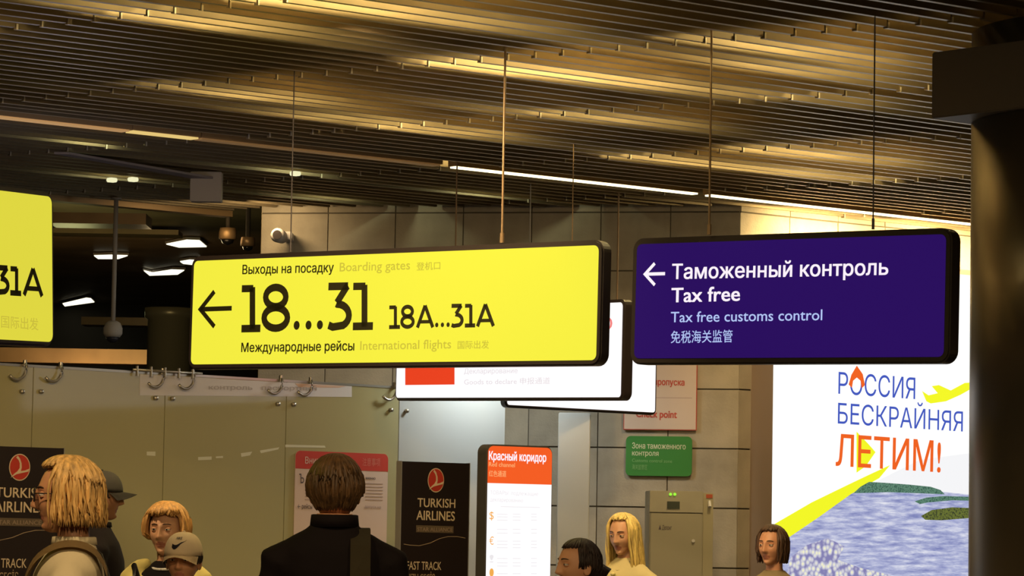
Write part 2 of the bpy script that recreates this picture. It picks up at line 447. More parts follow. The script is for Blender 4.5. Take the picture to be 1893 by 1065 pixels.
# ------------------------------------------------------------------ far dark hall on the left
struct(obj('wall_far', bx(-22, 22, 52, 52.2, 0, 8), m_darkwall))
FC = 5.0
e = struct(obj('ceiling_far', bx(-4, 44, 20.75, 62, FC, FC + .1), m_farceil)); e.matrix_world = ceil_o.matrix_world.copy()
e = struct(obj('trim_2', bx(-2, WLs[0] + .1, 20.62, 20.74, CEIL - .02, FC), m_trim)); e.matrix_world = ceil_o.matrix_world.copy()
q = ceil_o.matrix_world @ Vector((WLs[0] - 1.0, 20.45, 3.6))
light('AREA', 'edge_washer', tuple(q + Vector((0, .6, .6))), 16, WARM, .8, .1, tuple(q + M2 * 3 + Vector((0, 0, 1.3))))
m_beam = mat('far bronze beam', (.30, .2, .1), .4, .4, var=.3, vscale=1.5)
for k, (x0, x1, y0, y1, d) in enumerate([(-60, 290, 647, 668, 40), (90, 270, 395, 412, 30), (150, 420, 590, 600, 46), (60, 360, 470, 477, 44), (90, 330, 425, 430, 38)]):
    a, b = P(x0, y1, d), P(x1, y0, d); bm = bx(a.x, b.x, d, d + .5, min(a.z, b.z), max(a.z, b.z))
    struct(obj('trim_%d' % (k + 3), bm, m_beam))
light('AREA', 'far_lamp', tuple(P(120, 672, 38.6)), 12, (1, .6, .25), 1.5, .2, tuple(P(150, 655, 40)))
light('POINT', 'far_lamp', tuple(P(330, 500, 33)), 45, (1, .75, .4), .3)
light('POINT', 'far_lamp', tuple(P(120, 600, 36)), 30, (.9, .9, .4), .3)
light('POINT', 'far_lamp', tuple(P(400, 430, 27.2)), 3, (1, .65, .3), .2)
far_spots = [([(305, 452), (345, 444), (370, 445), (384, 457), (330, 458)], 'white ceiling lamp panel glowing beside the dome camera, brightest in the dark hall'),
             ([(114, 562), (160, 551), (169, 552), (176, 559), (118, 567)], 'white ceiling lamp panel lowest in the dark hall, beside the pole camera'),
             ([(172, 473), (205, 472), (238, 473), (220, 479), (180, 479)], 'small pale ceiling lamp crossed by the grey camera pole'),
             ([(264, 501), (280, 505), (318, 499), (343, 500), (330, 508), (275, 510)], 'narrow pale ceiling lamp left of the yellow gates sign'),
             ([(332, 484), (350, 481), (372, 482), (356, 490), (338, 488)], 'short pale ceiling lamp half behind the yellow gates sign')]
for pts, lab in far_spots:
    qs = [Pz(x, y, FC - .05) for x, y in pts]; c = sum(qs, Vector()) / len(qs)
    o = thing('ceiling_lamp', lab, 'lamp', tuple(c), group='lamps of the far dark hall')
    for nm, k, z0, z1, mm in (('housing', 1.0, .01, .04, m_grey), ('diffuser', .94, -.002, .012, m_lamp)):
        bm = bmesh.new(); a = [bm.verts.new(((p - c).x * k, (p - c).y * k, z0)) for p in qs]; b = [bm.verts.new((v.co.x, v.co.y, z1)) for v in a]
        bm.faces.new(a); bm.faces.new(b[::-1]); n = len(a)
        for i in range(n): bm.faces.new((a[i], b[i], b[(i + 1) % n], a[(i + 1) % n]))
        bmesh.ops.recalc_face_normals(bm, faces=bm.faces); obj(nm, bm, mm, o)
# far green-brown pillar
q = P(311, 700, 31); bm = bmesh.new(); lathe(bm, [(.21, 0), (.21, 3.45), (.24, 3.47), (.24, 3.56), (.0, 3.56)], 28)
m_pill = mat('green brown pillar', (.34, .33, .2), .35, .4)
o = obj('pillar', bm, m_pill, None, True); o.location = (q.x, q.y, 0); tag(o, 'round dark greenish pillar behind the left end of the yellow gates sign', 'pillar')

# ------------------------------------------------------------------ ceiling mounted things, left
q = Pz(215, 366, CEIL); pe = thing('pole_camera', 'grey surveillance dome camera on a long ceiling pole', 'camera', (q.x, q.y, 0))
zb = P(209, 612, q.y).z
bm = bmesh.new(); lathe(bm, [(.017, zb + .06), (.017, CEIL)], 14); obj('pole', bm, m_grey, pe, True)
bm = bmesh.new(); lathe(bm, [(.03, .075), (.055, .06), (.072, .02), (.072, -.02), (.055, -.045)], 20, (0, 0, zb)); obj('housing', bm, m_grey, pe, True)
bm = bmesh.new(); lathe(bm, [(.05, -.045), (.045, -.065), (.025, -.085), (.001, -.09)], 20, (0, 0, zb)); obj('dome', bm, mat('smoked dome', (.02, .02, .03), .12), pe, True)
bm = bmesh.new(); lathe(bm, [(.04, CEIL - .01), (.04, CEIL)], 20); obj('ceiling_plate', bm, m_grey, pe)
for (x, y, d, r, lab) in [(421, 438, 27.5, .075, 'tan dome camera under the dark ceiling, the farther left of two'), (458, 452, 27, .06, 'small tan dome camera beside the stone wall end above the yellow sign')]:
    c = P(x, y, d); e = thing('dome_camera', lab, 'camera', tuple(c))
    bm = bmesh.new(); lathe(bm, [(r * .9, r * 1.0), (r, r * .5), (r, -.2 * r), (r * .8, -.3 * r)], 20); obj('housing', bm, m_trim, e, True)
    bm = bmesh.new(); lathe(bm, [(r * .75, -.3 * r), (r * .6, -.7 * r), (.001, -.95 * r)], 20); obj('dome', bm, mat('black dome', (.01, .01, .01), .1), e, True)
    bm = bmesh.new(); lathe(bm, [(.02, r), (.02, FC - c.z)], 12); obj('mount', bm, m_darkwall, e)
# bullet camera on the stone wall
c = P(514, 436, 24.4); e = thing('wall_camera', 'small black eyed camera on the stone wall above the yellow gates sign', 'camera', tuple(c))
bm = bmesh.new(); tube(bm, [(0, -.09, 0), (0, -.05, 0), (.02, .1, .0)], [.045, .055, .05], 20); obj('housing', bm, m_grey, e, True)
bm = bmesh.new(); tube(bm, [(0, -.1, 0), (0, -.088, 0)], .034, 20); obj('lens', bm, m_black, e)
bm = bmesh.new(); box(bm, .03, .1, .06, .32, -.02, .04, bev=.006); obj('bracket', bm, m_grey, e)
# grey box under the slats with its long cover plate
a = Pz(352, 322, CEIL - .02); b_ = Pz(100, 285, CEIL - .02)
e = thing('ceiling_box', 'pale grey square box hanging under the slats with a long flat arm', 'box', (a.x, a.y, CEIL))
s1 = 58 / F * a.y
obj('box_body', bx(0, s1, 0, .12, -.205, -.0, bev=.004), mat('grey box paint', (.36, .33, .32), .6), e)
mm = e.matrix_world
bm = bmesh.new(); d = Vector((b_.x - a.x, b_.y - a.y, 0)); vs = [Vector((0, 0, -.05)), Vector((s1 * .8, .02, -.05)), d + Vector((.10, 0, -.02)), d + Vector((0, 0, -.02))]
lo = [bm.verts.new(v) for v in vs]; hi = [bm.verts.new(v + Vector((0, 0, .015))) for v in vs]
bm.faces.new(lo); bm.faces.new(hi[::-1])
for i in range(4): bm.faces.new((lo[i], hi[i], hi[(i + 1) % 4], lo[(i + 1) % 4]))
bmesh.ops.recalc_face_normals(bm, faces=bm.faces); obj('arm', bm, mat('arm paint', (.2, .18, .21), .5), e)
# small white lamps blocks seen beside the pale strips
for x, y in [(207, 329), (246, 328), (546, 317)]:
    q = Pz(x, y, CEIL); bm = bx(-.03, .03, -.03, .03, -.03, .0, bev=.006); o = obj('clip', bm, glow('lit clip', (240, 236, 190), 1), None); o.location = q - Vector((0, 0, .0)); o.matrix_world = ceil_o.matrix_world @ Matrix.Translation(ceil_o.matrix_world.inverted() @ q)
    mw = o.matrix_world.copy(); o.parent = ceil_o; o.matrix_parent_inverse = ceil_o.matrix_world.inverted(); o.matrix_world = mw
    o.name = 'lamp_clip'

# ------------------------------------------------------------------ column on the right
colc = Vector((2.94, 15.35, 0)); R = .76
ce = bpy.data.objects.new('column', None); C.objects.link(ce); ce.location = colc; tag(ce, 'thick dark metal clad column at the right edge of the view', 'column')
bm = bmesh.new(); lathe(bm, [(R, 0), (R, CEIL - .01)], 96); obj('shaft', bm, m_col, ce, True)
q = P(1722, 97, 15.25); zt = q.z; zb = P(1722, 219, 15.25).z
fr = Frame((q.x, q.y, 0), -M2, (0, 0, 1))
L = 1.75
bm = bx(0, L, 0, L, zb, zt, bev=.006); bmesh.ops.transform(bm, matrix=Matrix.Translation(-colc) @ fr.M, verts=bm.verts); obj('collar', bm, m_collar, ce)

# ------------------------------------------------------------------ main signs
def arrow(fr, e, tip, tail, up, dn, wd, m, y=-.003):
    a, b, c, d = Vector(fr.uv(*tip)), Vector(fr.uv(*tail)), Vector(fr.uv(*up)), Vector(fr.uv(*dn))
    bm = bmesh.new(); prism(bm, ribbon_pts([a, b], wd), y, y + .001); prism(bm, ribbon_pts([c, a, d], wd), y, y + .001)
    bmesh.ops.recalc_face_normals(bm, faces=bm.faces); obj('arrow', bm, m, e)

def digits(fr, e, s, x0, yb, x1, yb1, h0, xs, m, sw, dot_r):
    """the sign's own numerals drawn as strokes; xs = (left,right) pixel of every character, h0 = pixel height"""
    for ch, (a, b) in zip(s, xs):
        t = lambda u, v: Vector(fr.uv(a + (b - a) * u, yb + (yb1 - yb) * ((a + (b - a) * u) - x0) / (x1 - x0) - h0 * v))
        bm = bmesh.new()
        def st(pts, wdt=sw, closed=False):
            pts = [t(*p_) for p_ in pts]
            if closed:
                n = len(pts)
                o_, i_ = [], []
                for k in range(n):
                    d = (pts[(k + 1) % n] - pts[k - 1]).normalized(); nn = Vector((-d.y, d.x))
                    o_.append(bm.verts.new((*(lambda q: (q.x, -.003, q.y))(pts[k] + nn * wdt / 2),))); i_.append(bm.verts.new((*(lambda q: (q.x, -.003, q.y))(pts[k] - nn * wdt / 2),)))
                for k in range(n): bm.faces.new((o_[k], o_[(k + 1) % n], i_[(k + 1) % n], i_[k]))
            else: prism(bm, ribbon_pts(pts, wdt), -.003, -.002)
        if ch == '1':
            st([(.58, .03), (.58, .97)]); st([(0, .0 + .05), (1, .05)], sw); st([(.02, .94), (.62, .94)], sw * .95)
        elif ch == '8':
            st([(.5 + .38 * math.cos(k * math.pi / 12), .74 + .215 * math.sin(k * math.pi / 12)) for k in range(24)], closed=True)
            st([(.5 + .44 * math.cos(k * math.pi / 12), .275 + .23 * math.sin(k * math.pi / 12)) for k in range(24)], closed=True)
        elif ch == '3':
            st([(.02, .95), (.86, .95)]); st([(.86, .96), (.80, .93), (.38, .585)])
            st([(.36, .57)] + [(.40 + .50 * math.sin(k * math.pi / 12), .30 + .255 * math.cos(k * math.pi / 12)) for k in range(0, 11)] + [(.2, .045), (.02, .09)])
        elif ch == '.':
            c = t(.5, 0) ; c = c + (t(.5, 1) - c).normalized() * dot_r
            prism(bm, [(c.x + dot_r * .9 * math.cos(k * math.pi / 10), c.y + dot_r * math.sin(k * math.pi / 10)) for k in range(20)], -.003, -.002)
        elif ch == 'A':
            st([(.04, 0), (.5, .99)]); st([(.96, 0), (.5, .99)]); st([(.2, .26), (.8, .26)], sw * .85)
        bmesh.ops.recalc_face_normals(bm, faces=bm.faces)
        obj('numeral' if ch in '0123456789' else ('letter' if ch == 'A' else 'dot'), bm, m, e)

def cable(name, top, bot, d, lab, m=m_cable, r=.0045, grp=None):
    a = P(*bot, d); bm = bmesh.new(); tube(bm, [(0, 0, 0), (0, 0, CEIL + .1 - a.z)], r, 8)
    e = thing(name, lab, 'cable', tuple(a), group=grp); obj('wire', bm, m, e)
    bm = bmesh.new(); tube(bm, [(0, 0, 0), (0, 0, .05)], r * 1.9, 10); obj('ferrule', bm, m, e)
    return e

# yellow gates sign
ys, yf = lightbox('hanging_sign', 'long yellow lit sign with arrow and numbers 18...31, under the slatted ceiling', 'sign',
                  (350, 474), (1115, 443), (1108, 676), (348, 683), .62, .075, m_yel, bw=.027)
arrow(yf, ys, (371, 572), (429, 570), (397, 539), (397, 604), .026, m_ink)
text(yf, ys, 'Выходы на посадку', (449, 507), (618, 503), (449, 491), m_ink, bold=.016)
text(yf, ys, 'Boarding gates', (629, 502), (759, 498), (629, 486), m_olive, bold=.005)
text(yf, ys, '登机口', (771, 499), (815, 497), (771, 486), m_olive, bold=.008, cap=.8)
digits(yf, ys, '18...31', 447, 612, 690, 607, 83, [(447, 482), (486, 535), (541, 557), (563, 579), (584, 600), (607, 650), (653, 690)], m_ink, .041, .024)
digits(yf, ys, '18A...31A', 720, 607, 914, 603, 41, [(720, 740), (742, 766), (771, 802), (804, 812), (814.5, 822.5), (825, 833), (835, 857), (860, 879), (882, 914)], m_ink, .021, .012)
text(yf, ys, 'Международные рейсы', (447, 651), (656, 648), (447, 635), m_ink, bold=.016)
text(yf, ys, 'International flights', (667, 647), (835, 644), (667, 631), m_olive, bold=.005)
text(yf, ys, '国际出发', (847, 644), (905, 643), (847, 631), m_olive, bold=.008, cap=.8)
# violet customs sign
vs_, vf = lightbox('hanging_sign', 'dark violet lit sign with white arrow and Tax free lettering beside the column', 'sign',
                   (1166, 441), (1757, 420.7), (1754, 672), (1164, 674), .62, .085, m_pur, bw=.03)
arrow(vf, vs_, (1193, 507), (1230, 506), (1211, 487), (1211, 527), .016, m_wlet)
text(vf, vs_, 'Таможенный контроль', (1243, 516), (1643, 508), (1243, 490), m_wlet, bold=.016)
text(vf, vs_, 'Tax free', (1242, 559), (1369, 556), (1242, 533), m_wlet, bold=.016)
text(vf, vs_, 'Tax free customs control', (1241, 596), (1521, 592), (1241, 577), m_blet, bold=.006)
text(vf, vs_, '免税海关监管', (1241, 633), (1355, 631), (1241, 613), m_blet, bold=.004, cap=.8)
# white signs behind
wa, wf = lightbox('hanging_sign', 'white lit sign with a red rectangle hanging behind the yellow gates sign', 'sign',
                  (731, 572), (1152, 553), (1151, 740.5), (729.5, 741), .62, .075, m_wht, bw=.02, rad=.05)
plate('red_rectangle', [wf.uv(750, 712), wf.uv(841, 711), wf.uv(841, 640), wf.uv(750, 641)], -.003, m_redp, wa, .001)
text(wf, wa, 'Декларирование', (859, 691), (958, 690), (859, 682), m_faint, bold=.01)
text(wf, wa, 'Goods to declare 申报通道', (859, 711), (1018, 709), (859, 702), m_faint, bold=.01)
text(wf, wa, '10', (1101, 610), (1133, 609), (1101, 588), m_redfaint, bold=-.004)
wb, wbf = lightbox('hanging_sign', 'plain white lit sign lowest of the hanging ones, behind the white sign with red', 'sign',
                   (936, 578), (1216, 599), (1213.5, 767.5), (934, 753), .66, .06, m_wht, bw=.018, rad=.04)
# yellow sign cut by the left edge
ye, yef = lightbox('hanging_sign', 'yellow lit sign ending in 31A, cut off by the left edge of the view', 'sign',
                   (0, 343), (104, 356), (101, 642), (0, 637), .62, .075, m_yel2, bw=.02, extend=1.7)
digits(yef, ye, '31A', -8, 542, 78, 548, 50, [(-8, 16), (18, 38), (42, 78)], m_ink, .022, .011)
text(yef, ye, '国际出发', (0, 604), (69, 609), (0, 584), m_olive, bold=.006, cap=.8)
# cables
for args in [((540, 170), (537, 466), 17.35, 'dark thin wire holding the left end of the yellow gates sign', m_cable2, .0035),
             ((932, 125), (928, 449), 16.4, 'bright bronze wire holding the right half of the yellow gates sign', m_cable, .006),
             ((1318, 95), (1311, 434), 15.65, 'bright wire holding the left half of the violet sign', m_cable, .0055),
             ((1622, 75), (1614, 424), 15.1, 'dark wire holding the right half of the violet sign', m_cable2, .0035),
             ((842, 330), (840, 574), 21.4, 'tan wire just left of the bright bronze one, going down behind the yellow sign', m_cable, .005),
             ((978, 340), (977, 586), 22.75, 'faint thin wire between two brighter ones above the yellow sign right half', m_grey, .004),
             ((1058, 270), (1056, 562), 20.45, 'thin grey wire over the right end of the yellow sign', m_cable, .0035),
             ((1143, 360), (1140, 597), 23.25, 'bronze wire in the gap between the yellow and violet signs', m_cable, .006)]:
    cable('sign_cable', *args[:4], args[4], args[5], grp='wires holding the hanging signs')

# ------------------------------------------------------------------ glass partition
g0 = P(0, 672, 20.3); ztop = g0.z
dd = 20.3
for _ in range(60):
    q = P(730, 715, dd); dd *= (ztop - 1.5) / (q.z - 1.5)
q = P(730, 715, dd); gx = Vector((q.x - g0.x, q.y - g0.y, 0)).normalized()
gf = Frame((g0.x, g0.y, 0), gx, (0, 0, 1))
gp = thing('glass_partition', 'tall olive tinted glass screen with steel clamps along its top edge', 'partition', mw=gf.M)
uj = [gf.uv(56, 900)[0], gf.uv(301, 900)[0], gf.uv(526, 900)[0], gf.uv(735, 900)[0], gf.uv(932, 900)[0]]
uj = [uj[0] - 1.2] + uj
for k in range(5):
    o = obj('glass_pane', bx(uj[k] + .003, uj[k + 1] - .003, 0, .012, .02, ztop - .004, bev=.001), m_glass if k < 4 else m_glass2, gp)
    if k == 4: o['label'] = 'pale lit pane'
obj('floor_channel', bx(uj[0], uj[-1], -.02, .035, 0, .06), m_steel, gp)
obj('top_rail', bx(uj[0], uj[-1], -.004, .016, ztop - .012, ztop + .004), m_steel, gp)
def clamp(px, py):
    u, v = gf.uv(px, py); v = ztop
    bm = bmesh.new(); pts = [(u, -.012, v + .015)] + [(u - .075 + .075 * math.cos(a), -.03 - .0 * a, v - .012 - .085 * math.sin(a)) for a in [k * math.pi * .75 / 8 for k in range(9)]]
    tube(bm, pts, .010, 8); o = obj('clamp_hook', bm, m_steel, gp, True)
    bm = bmesh.new(); tube(bm, [(u, -.012, v - .01), (u, -.012, v + .03)], .013, 10); obj('pin', bm, m_steel, o)
for x, y in [(44, 676), (110, 680), (298, 688), (354, 691), (517, 700), (572, 704), (728, 713)]: clamp(x, y)
for x, y in [(39, 724), (74, 724), (286, 736), (317, 737), (512, 747), (541, 748), (721, 758), (750, 760)]:
    u, v = gf.uv(x, y); bm = bmesh.new(); tube(bm, [(u, -.022, v), (u, 0, v)], .014, 14); obj('bolt', bm, m_steel, gp, True)
u0, v0 = gf.uv(240, 690); u1, v1 = gf.uv(368, 690)
bm = bmesh.new(); tube(bm, [(u0, -.03, ztop + .01), (u1, -.03, ztop + .01)], .008, 8); o = obj('splice_bar', bm, m_steel, gp, True)
for k in range(5):
    uu = u0 + (u1 - u0) * (k + .3) / 5; bm = bmesh.new(); tube(bm, [(uu, -.03, ztop - .03), (uu, -.03, ztop + .035)], .009, 8); obj('pin', bm, m_steel, o)
m_reflect = mat('painted reflections', (.62, .6, .42), .5)  # lamp reflections in the glass, painted as small pale plates
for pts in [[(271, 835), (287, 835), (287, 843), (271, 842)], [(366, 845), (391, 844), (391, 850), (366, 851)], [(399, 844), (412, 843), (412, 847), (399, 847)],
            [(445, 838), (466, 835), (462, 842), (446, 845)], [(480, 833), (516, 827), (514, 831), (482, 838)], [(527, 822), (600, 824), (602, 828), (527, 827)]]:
    plate('painted_reflection', [gf.uv(*p_) for p_ in pts], -.001, m_reflect, gp, .0008)
# reflection of a white lit sign, painted as a pale plate on the glass
m_sign_reflect = mat('pale sign reflection', (.62, .59, .58), .6)
plate('sign_reflection', [gf.uv(258, 731), gf.uv(650, 734), gf.uv(650, 714), gf.uv(258, 692)], -.001, m_sign_reflect, gp, .001)
text(gf, gp, 'контроль   паспортный', (385, 720), (585, 722), (385, 712), mat('faint reflected print', (.42, .38, .36), .6), bold=.01, y=-.004)
plate('orange_reflection', [gf.uv(545, 709), gf.uv(640, 714), gf.uv(625, 717), gf.uv(552, 716)], -.0025, mat('peach reflection', (.6, .40, .27), .6), gp, .001)  # orange part of the painted sign reflection
# lamp added in front of the pale pane, for the glow from behind
u, v = gf.uv(850, 900); q = gf.M @ Vector((u, -.7, 2.35))
light('AREA', 'pane_fill', tuple(gf.M @ Vector((u + .1, -.45, 3.0))), 24, (.85, .95, 1), .5, .2, tuple(gf.M @ Vector((u, 0, 1.9))))

# red and white notice on the glass
nf = Frame(gf.M @ Vector((gf.uv(543, 900)[0], -.004, 0)), gx, (0, 0, 1))
ne = thing('notice_board', 'white notice board with rounded red header on the glass, behind the dark haired man', 'sign', mw=nf.M)
x1 = nf.uv(715, 900)[0]; zt = nf.uv(545, 833)[1]; zb = .5
m_nw = mat('notice white', (.62, .47, .38), .6); m_nr = mat('notice red', (.52, .05, .03), .5)
plate('board', rrect(0, x1, zb, zt, .04), -.002, m_nw, ne, .006)
zh = nf.uv(545, 866)[1]
hp = [(0, zh), (x1, zh)] + [p_ for p_ in rrect(0, x1, zb, zt, .04) if p_[1] > zt - .05]
plate('header', hp, -.0085, m_nr, ne, .001)
m_nl = mat('notice print', (.10, .07, .06), .6)
text(nf, ne, 'Внимание!', (562, 857), (622, 859), (562, 845), m_nw, bold=.008, y=-.011)
text(nf, ne, '注意事项', (668, 860), (701, 861), (668, 849), mat('header faint', (.6, .2, .15), .5), y=-.011)
text(nf, ne, 'Ъ', (551, 893), (560, 893), (551, 877), m_nl, bold=.01, y=-.011)
text(nf, ne, 'меню', (674, 886), (692, 887), (674, 881), m_nl, bold=.01, y=-.011)
for c0, c1 in ((562, 577), (674, 706)):
    for yy in range(893, 925, 6):
        a = nf.uv(c0, yy); b = nf.uv(c1, yy + 1); plate('text_line', [(a[0], a[1]), (b[0], a[1]), (b[0], a[1] - .006), (a[0], a[1] - .006)], -.009, mat('soft print', (.42, .3, .25), .6) if yy == 893 else bpy.data.materials['soft print'], ne, .001)
text(nf, ne, '← рейсы', (548, 940), (575, 941), (548, 932), m_nl, bold=.01, y=-.011)
text(nf, ne, 'допуск на', (672, 939), (702, 940), (672, 934), bpy.data.materials['soft print'], bold=.01, y=-.011)

# ------------------------------------------------------------------ black airline stands
m_ban = mat('black banner', (.012, .006, .005), .45); m_bgold = mat('beige print', (.58, .46, .30), .6); m_bred = mat('logo red', (.42, .03, .015), .5)
m_bedge = mat('stand edge grey', (.30, .28, .26), .4, .3); m_bdim = mat('dim print', (.10, .07, .04), .6)
def stand(label, x0, xl, xr, ytl, d, cx, cy, rx, ry, T, ang=None):
    """xl..xr the visible banner edges at the top, T a function from the right banner's pixels to this one's"""
    bf = vframe(xr, ytl, d, ang, z=0)
    e = thing('banner_stand', label, 'stand', mw=bf.M)
    zt = bf.uv(xr, ytl)[1]; ul = bf.uv(xl, ytl)[0]
    obj('banner', bx(ul, 0, 0, .03, .05, zt), m_ban, e)
    obj('side_edge', bx(ul - .006, ul, -.004, .05, .05, zt + .002), m_bedge, e)
    obj('side_edge', bx(0, .004, -.004, .035, .05, zt + .002), m_bedge, e)
    obj('base', bx(ul - .03, .03, -.12, .15, 0, .06, bev=.01), m_bedge, e)
    c = Vector(bf.uv(cx, cy)); r1 = abs(bf.uv(cx + rx, cy)[0] - c.x); r2 = abs(bf.uv(cx, cy + ry)[1] - c.y)
    el = lambda k: [(c.x + r1 * k * math.cos(a), c.y + r2 * k * math.sin(a)) for a in [2 * math.pi * i / 32 for i in range(32)]]
    ring = plate('logo', el(1), -.0015, m_bgold, e, .001); plate('logo_disc', el(.92), -.003, m_bred, ring, .001)
    bird = [(-.38, .72), (-.22, .85), (.0, .62), (.14, .3), (.17, 0), (.1, -.28), (.5, -.22), (.9, -.08), (.8, -.3), (.2, -.42), (-.3, -.52), (-.85, -.78), (-.55, -.5), (-.22, -.3), (-.02, -.05), (-.02, .28), (-.14, .52)]
    bm = bmesh.new(); prism(bm, [(c.x + r1 * a, c.y + r2 * b) for a, b in bird][::-1], -.006, -.004); bmesh.ops.recalc_face_normals(bm, faces=bm.faces); obj('logo_bird', bm, m_bgold, ring)
    def tx(s_, a, b, t, m, **k): text(bf, e, s_, T(*a), T(*b), T(*t), m, y=-.003, **k)
    tx('TURKISH', (771, 937), (841, 939), (771, 921), m_bgold, bold=.012)
    tx('AIRLINES', (769, 961), (840, 963), (769, 944), m_bgold, bold=.012)
    plate('alliance_strip', [bf.uv(*T(769, 984)), bf.uv(*T(838, 986)), bf.uv(*T(838, 973)), bf.uv(*T(769, 971))], -.001, m_bdim, e, .001)
    tx('STAR ALLIANCE', (771, 982), (836, 983), (771, 975), mat('grey print', (.25, .18, .12), .6), bold=.01)
    pts = [bf.uv(*T(x, y)) for x, y in [(746, 1006), (758, 1008), (775, 1009), (795, 1004), (812, 996), (828, 992), (845, 992), (860, 995)]]
    plate('swirl', ribbon_pts(pts, .004), -.001, mat('swirl print', (.3, .22, .14), .6), e, .001)
    tx('FAST TRACK', (751, 1053), (815, 1054), (751, 1038), m_bgold, bold=.004)
    tx('HIZLI GEÇİŞ', (751, 1075), (803, 1076), (751, 1061), mat('brown print', (.35, .26, .16), .6), bold=.004)
stand('black airline banner stand with red logo, just left of the orange topped kiosk', 0, 743, 868, 857, 21.6, 805.5, 888, 15, 22.5, lambda x, y: (x, y))
TT = lambda x, y: (36 + (x - 805.5) * 1.30, 864 + (y - 888) * 1.12)
stand('black airline banner stand at the left edge, behind the blonde woman with backpack', 0, -44, 118, 829, 19.6, 36, 864, 19.5, 25, TT)

# ------------------------------------------------------------------ red-topped information kiosk
kf = vframe(896, 1065, 19.0, 52, z=0)
ke = thing('information_kiosk', 'tall lit kiosk with orange red header and white text panel', 'kiosk', mw=kf.M)
x1 = kf.uv(1021, 900)[0]; zt = kf.uv(905, 821)[1]
bm = bmesh.new(); prism(bm, rrect(0, x1, .0, zt, .05), 0, .095)
bmesh.ops.recalc_face_normals(bm, faces=bm.faces)
bmesh.ops.bevel(bm, geom=[e for e in bm.edges if abs(e.verts[0].co.y - e.verts[1].co.y) < 1e-6], offset=.006, segments=2, affect='EDGES'); obj('housing', bm, mat('kiosk grey', (.055, .05, .045), .5), ke)
zs = kf.uv(900, 893)[1]
full = rrect(.008, x1 - .008, .1, zt - .01, .04)
plate('header_panel', [p_ for p_ in full if p_[1] > zt - .06] + [(.008, zs), (x1 - .008, zs)], -.0005, glow('orange red lit face', (238, 92, 36), 1.0), ke, .002)
plate('text_panel', [(.008, zs), (x1 - .008, zs), (x1 - .008, .1), (.008, .1)], -.0005, m_wht, ke, .002)
text(kf, ke, 'Красный коридор', (903, 850), (1009, 854), (903, 835), m_wlet, bold=.025, y=-.0035)
m_ko = glow('peach print lit', (248, 170, 110), 1)
text(kf, ke, 'Red channel', (903, 862), (951, 864), (903, 854), m_ko, bold=.01, y=-.0035)
text(kf, ke, '红色通道', (903, 880), (935, 881), (903, 870), m_ko, bold=.01, y=-.0035, cap=.8)
m_kf = glow('pale grey print lit', (230, 228, 232), 1); m_ky = glow('amber print lit', (238, 170, 80), 1)
text(kf, ke, 'ТОВАРЫ  подлежащие', (905, 914), (994, 917), (905, 907), m_kf, bold=.01, y=-.0035)
text(kf, ke, 'декларированию', (905, 927), (966, 929), (905, 920), m_kf, bold=.01, y=-.0035)
for k, yy in enumerate([936, 950, 955, 961, 978, 985, 1000, 1006, 1012, 1032, 1040, 1046, 1060]):
    for c0, c1 in ((918, 938), (947, 962), (981, 992)) if k else ((925, 998),):
        a = kf.uv(c0, yy); b = kf.uv(c1, yy); plate('text_line', [(a[0], a[1]), (b[0], a[1]), (b[0], a[1] - .004), (a[0], a[1] - .004)], -.0028, m_kf, ke, .0008)
for ch, yy in (('$', 960), ('€', 1007), ('!', 1040), ('●', 1066)):
    text(kf, ke, ch, (904, yy), (912, yy), (904, yy - 14), m_ky if yy != 1040 else m_kf, y=-.0035)

# ------------------------------------------------------------------ white post, notices and cabinet at the back wall
q0, q1 = P(1031, 900, 23.2), P(1090, 900, 23.2)
pw = tag(obj('panel_post', bx(0, q1.x - q0.x, 0, .18, 0, P(1060, 763, 23.2).z, bev=.005), mat('post paint', (.50, .49, .44), .5)), 'pale grey flat post before the stone wall, left of the green notice', 'post')
pw.location = (q0.x, 23.2, 0)
def wall_sign(name, label, TL, BR, m, off=.02, rad=.0):
    f = Frame(wall_fr.O - wall_fr.Y * off, wall_fr.X, (0, 0, 1))
    a, b = f.uv(*TL), f.uv(*BR); e = thing(name, label, 'sign', mw=f.M)
    return f, e, a, b
f, e, a, b = wall_sign('wall_notice', 'green rounded notice on the stone wall above the grey cabinet', (1158, 806), (1279, 881), None)
plate('board', rrect(a[0], b[0], b[1], a[1], .035), 0, mat('notice green', (.035, .22, .03), .5), e, .012)
m_gl = mat('green notice print', (.62, .68, .45), .5); m_gd = mat('green notice dim print', (.18, .42, .14), .5)
text(f, e, 'Зона таможенного', (1169, 829), (1268, 831), (1169, 819), m_gl, bold=.012, y=-.014)
text(f, e, 'контроля', (1169, 842), (1218, 843), (1169, 833), m_gl, bold=.012, y=-.014)
text(f, e, 'Customs control zone', (1169, 854), (1243, 856), (1169, 848), m_gd, bold=.01, y=-.014)
text(f, e, '海关监管区', (1169, 867), (1197, 868), (1169, 860), m_gd, bold=.01, y=-.014)
f, e, a, b = wall_sign('wall_notice', 'pale pink notice with red border and red words under the violet sign', (1155, 640), (1288, 796), None)
m_pk = mat('notice pink white', (.62, .50, .42), .6); m_pr = mat('notice print red', (.50, .07, .04), .6)
plate('frame', [(a[0], b[1]), (b[0], b[1]), (b[0], a[1]), (a[0], a[1])], 0, m_pr, e, .012)
k = .006; plate('board', [(a[0] + k, b[1] + k), (b[0] - k, b[1] + k), (b[0] - k, a[1] - k), (a[0] + k, a[1] - k)], -.012, m_pk, e, .002)
text(f, e, 'Бюро пропуска', (1172, 711), (1266, 713), (1172, 700), m_pr, bold=.03, y=-.016)
text(f, e, 'Check point', (1176, 771), (1252, 773), (1176, 758), m_pr, bold=.03, y=-.016)
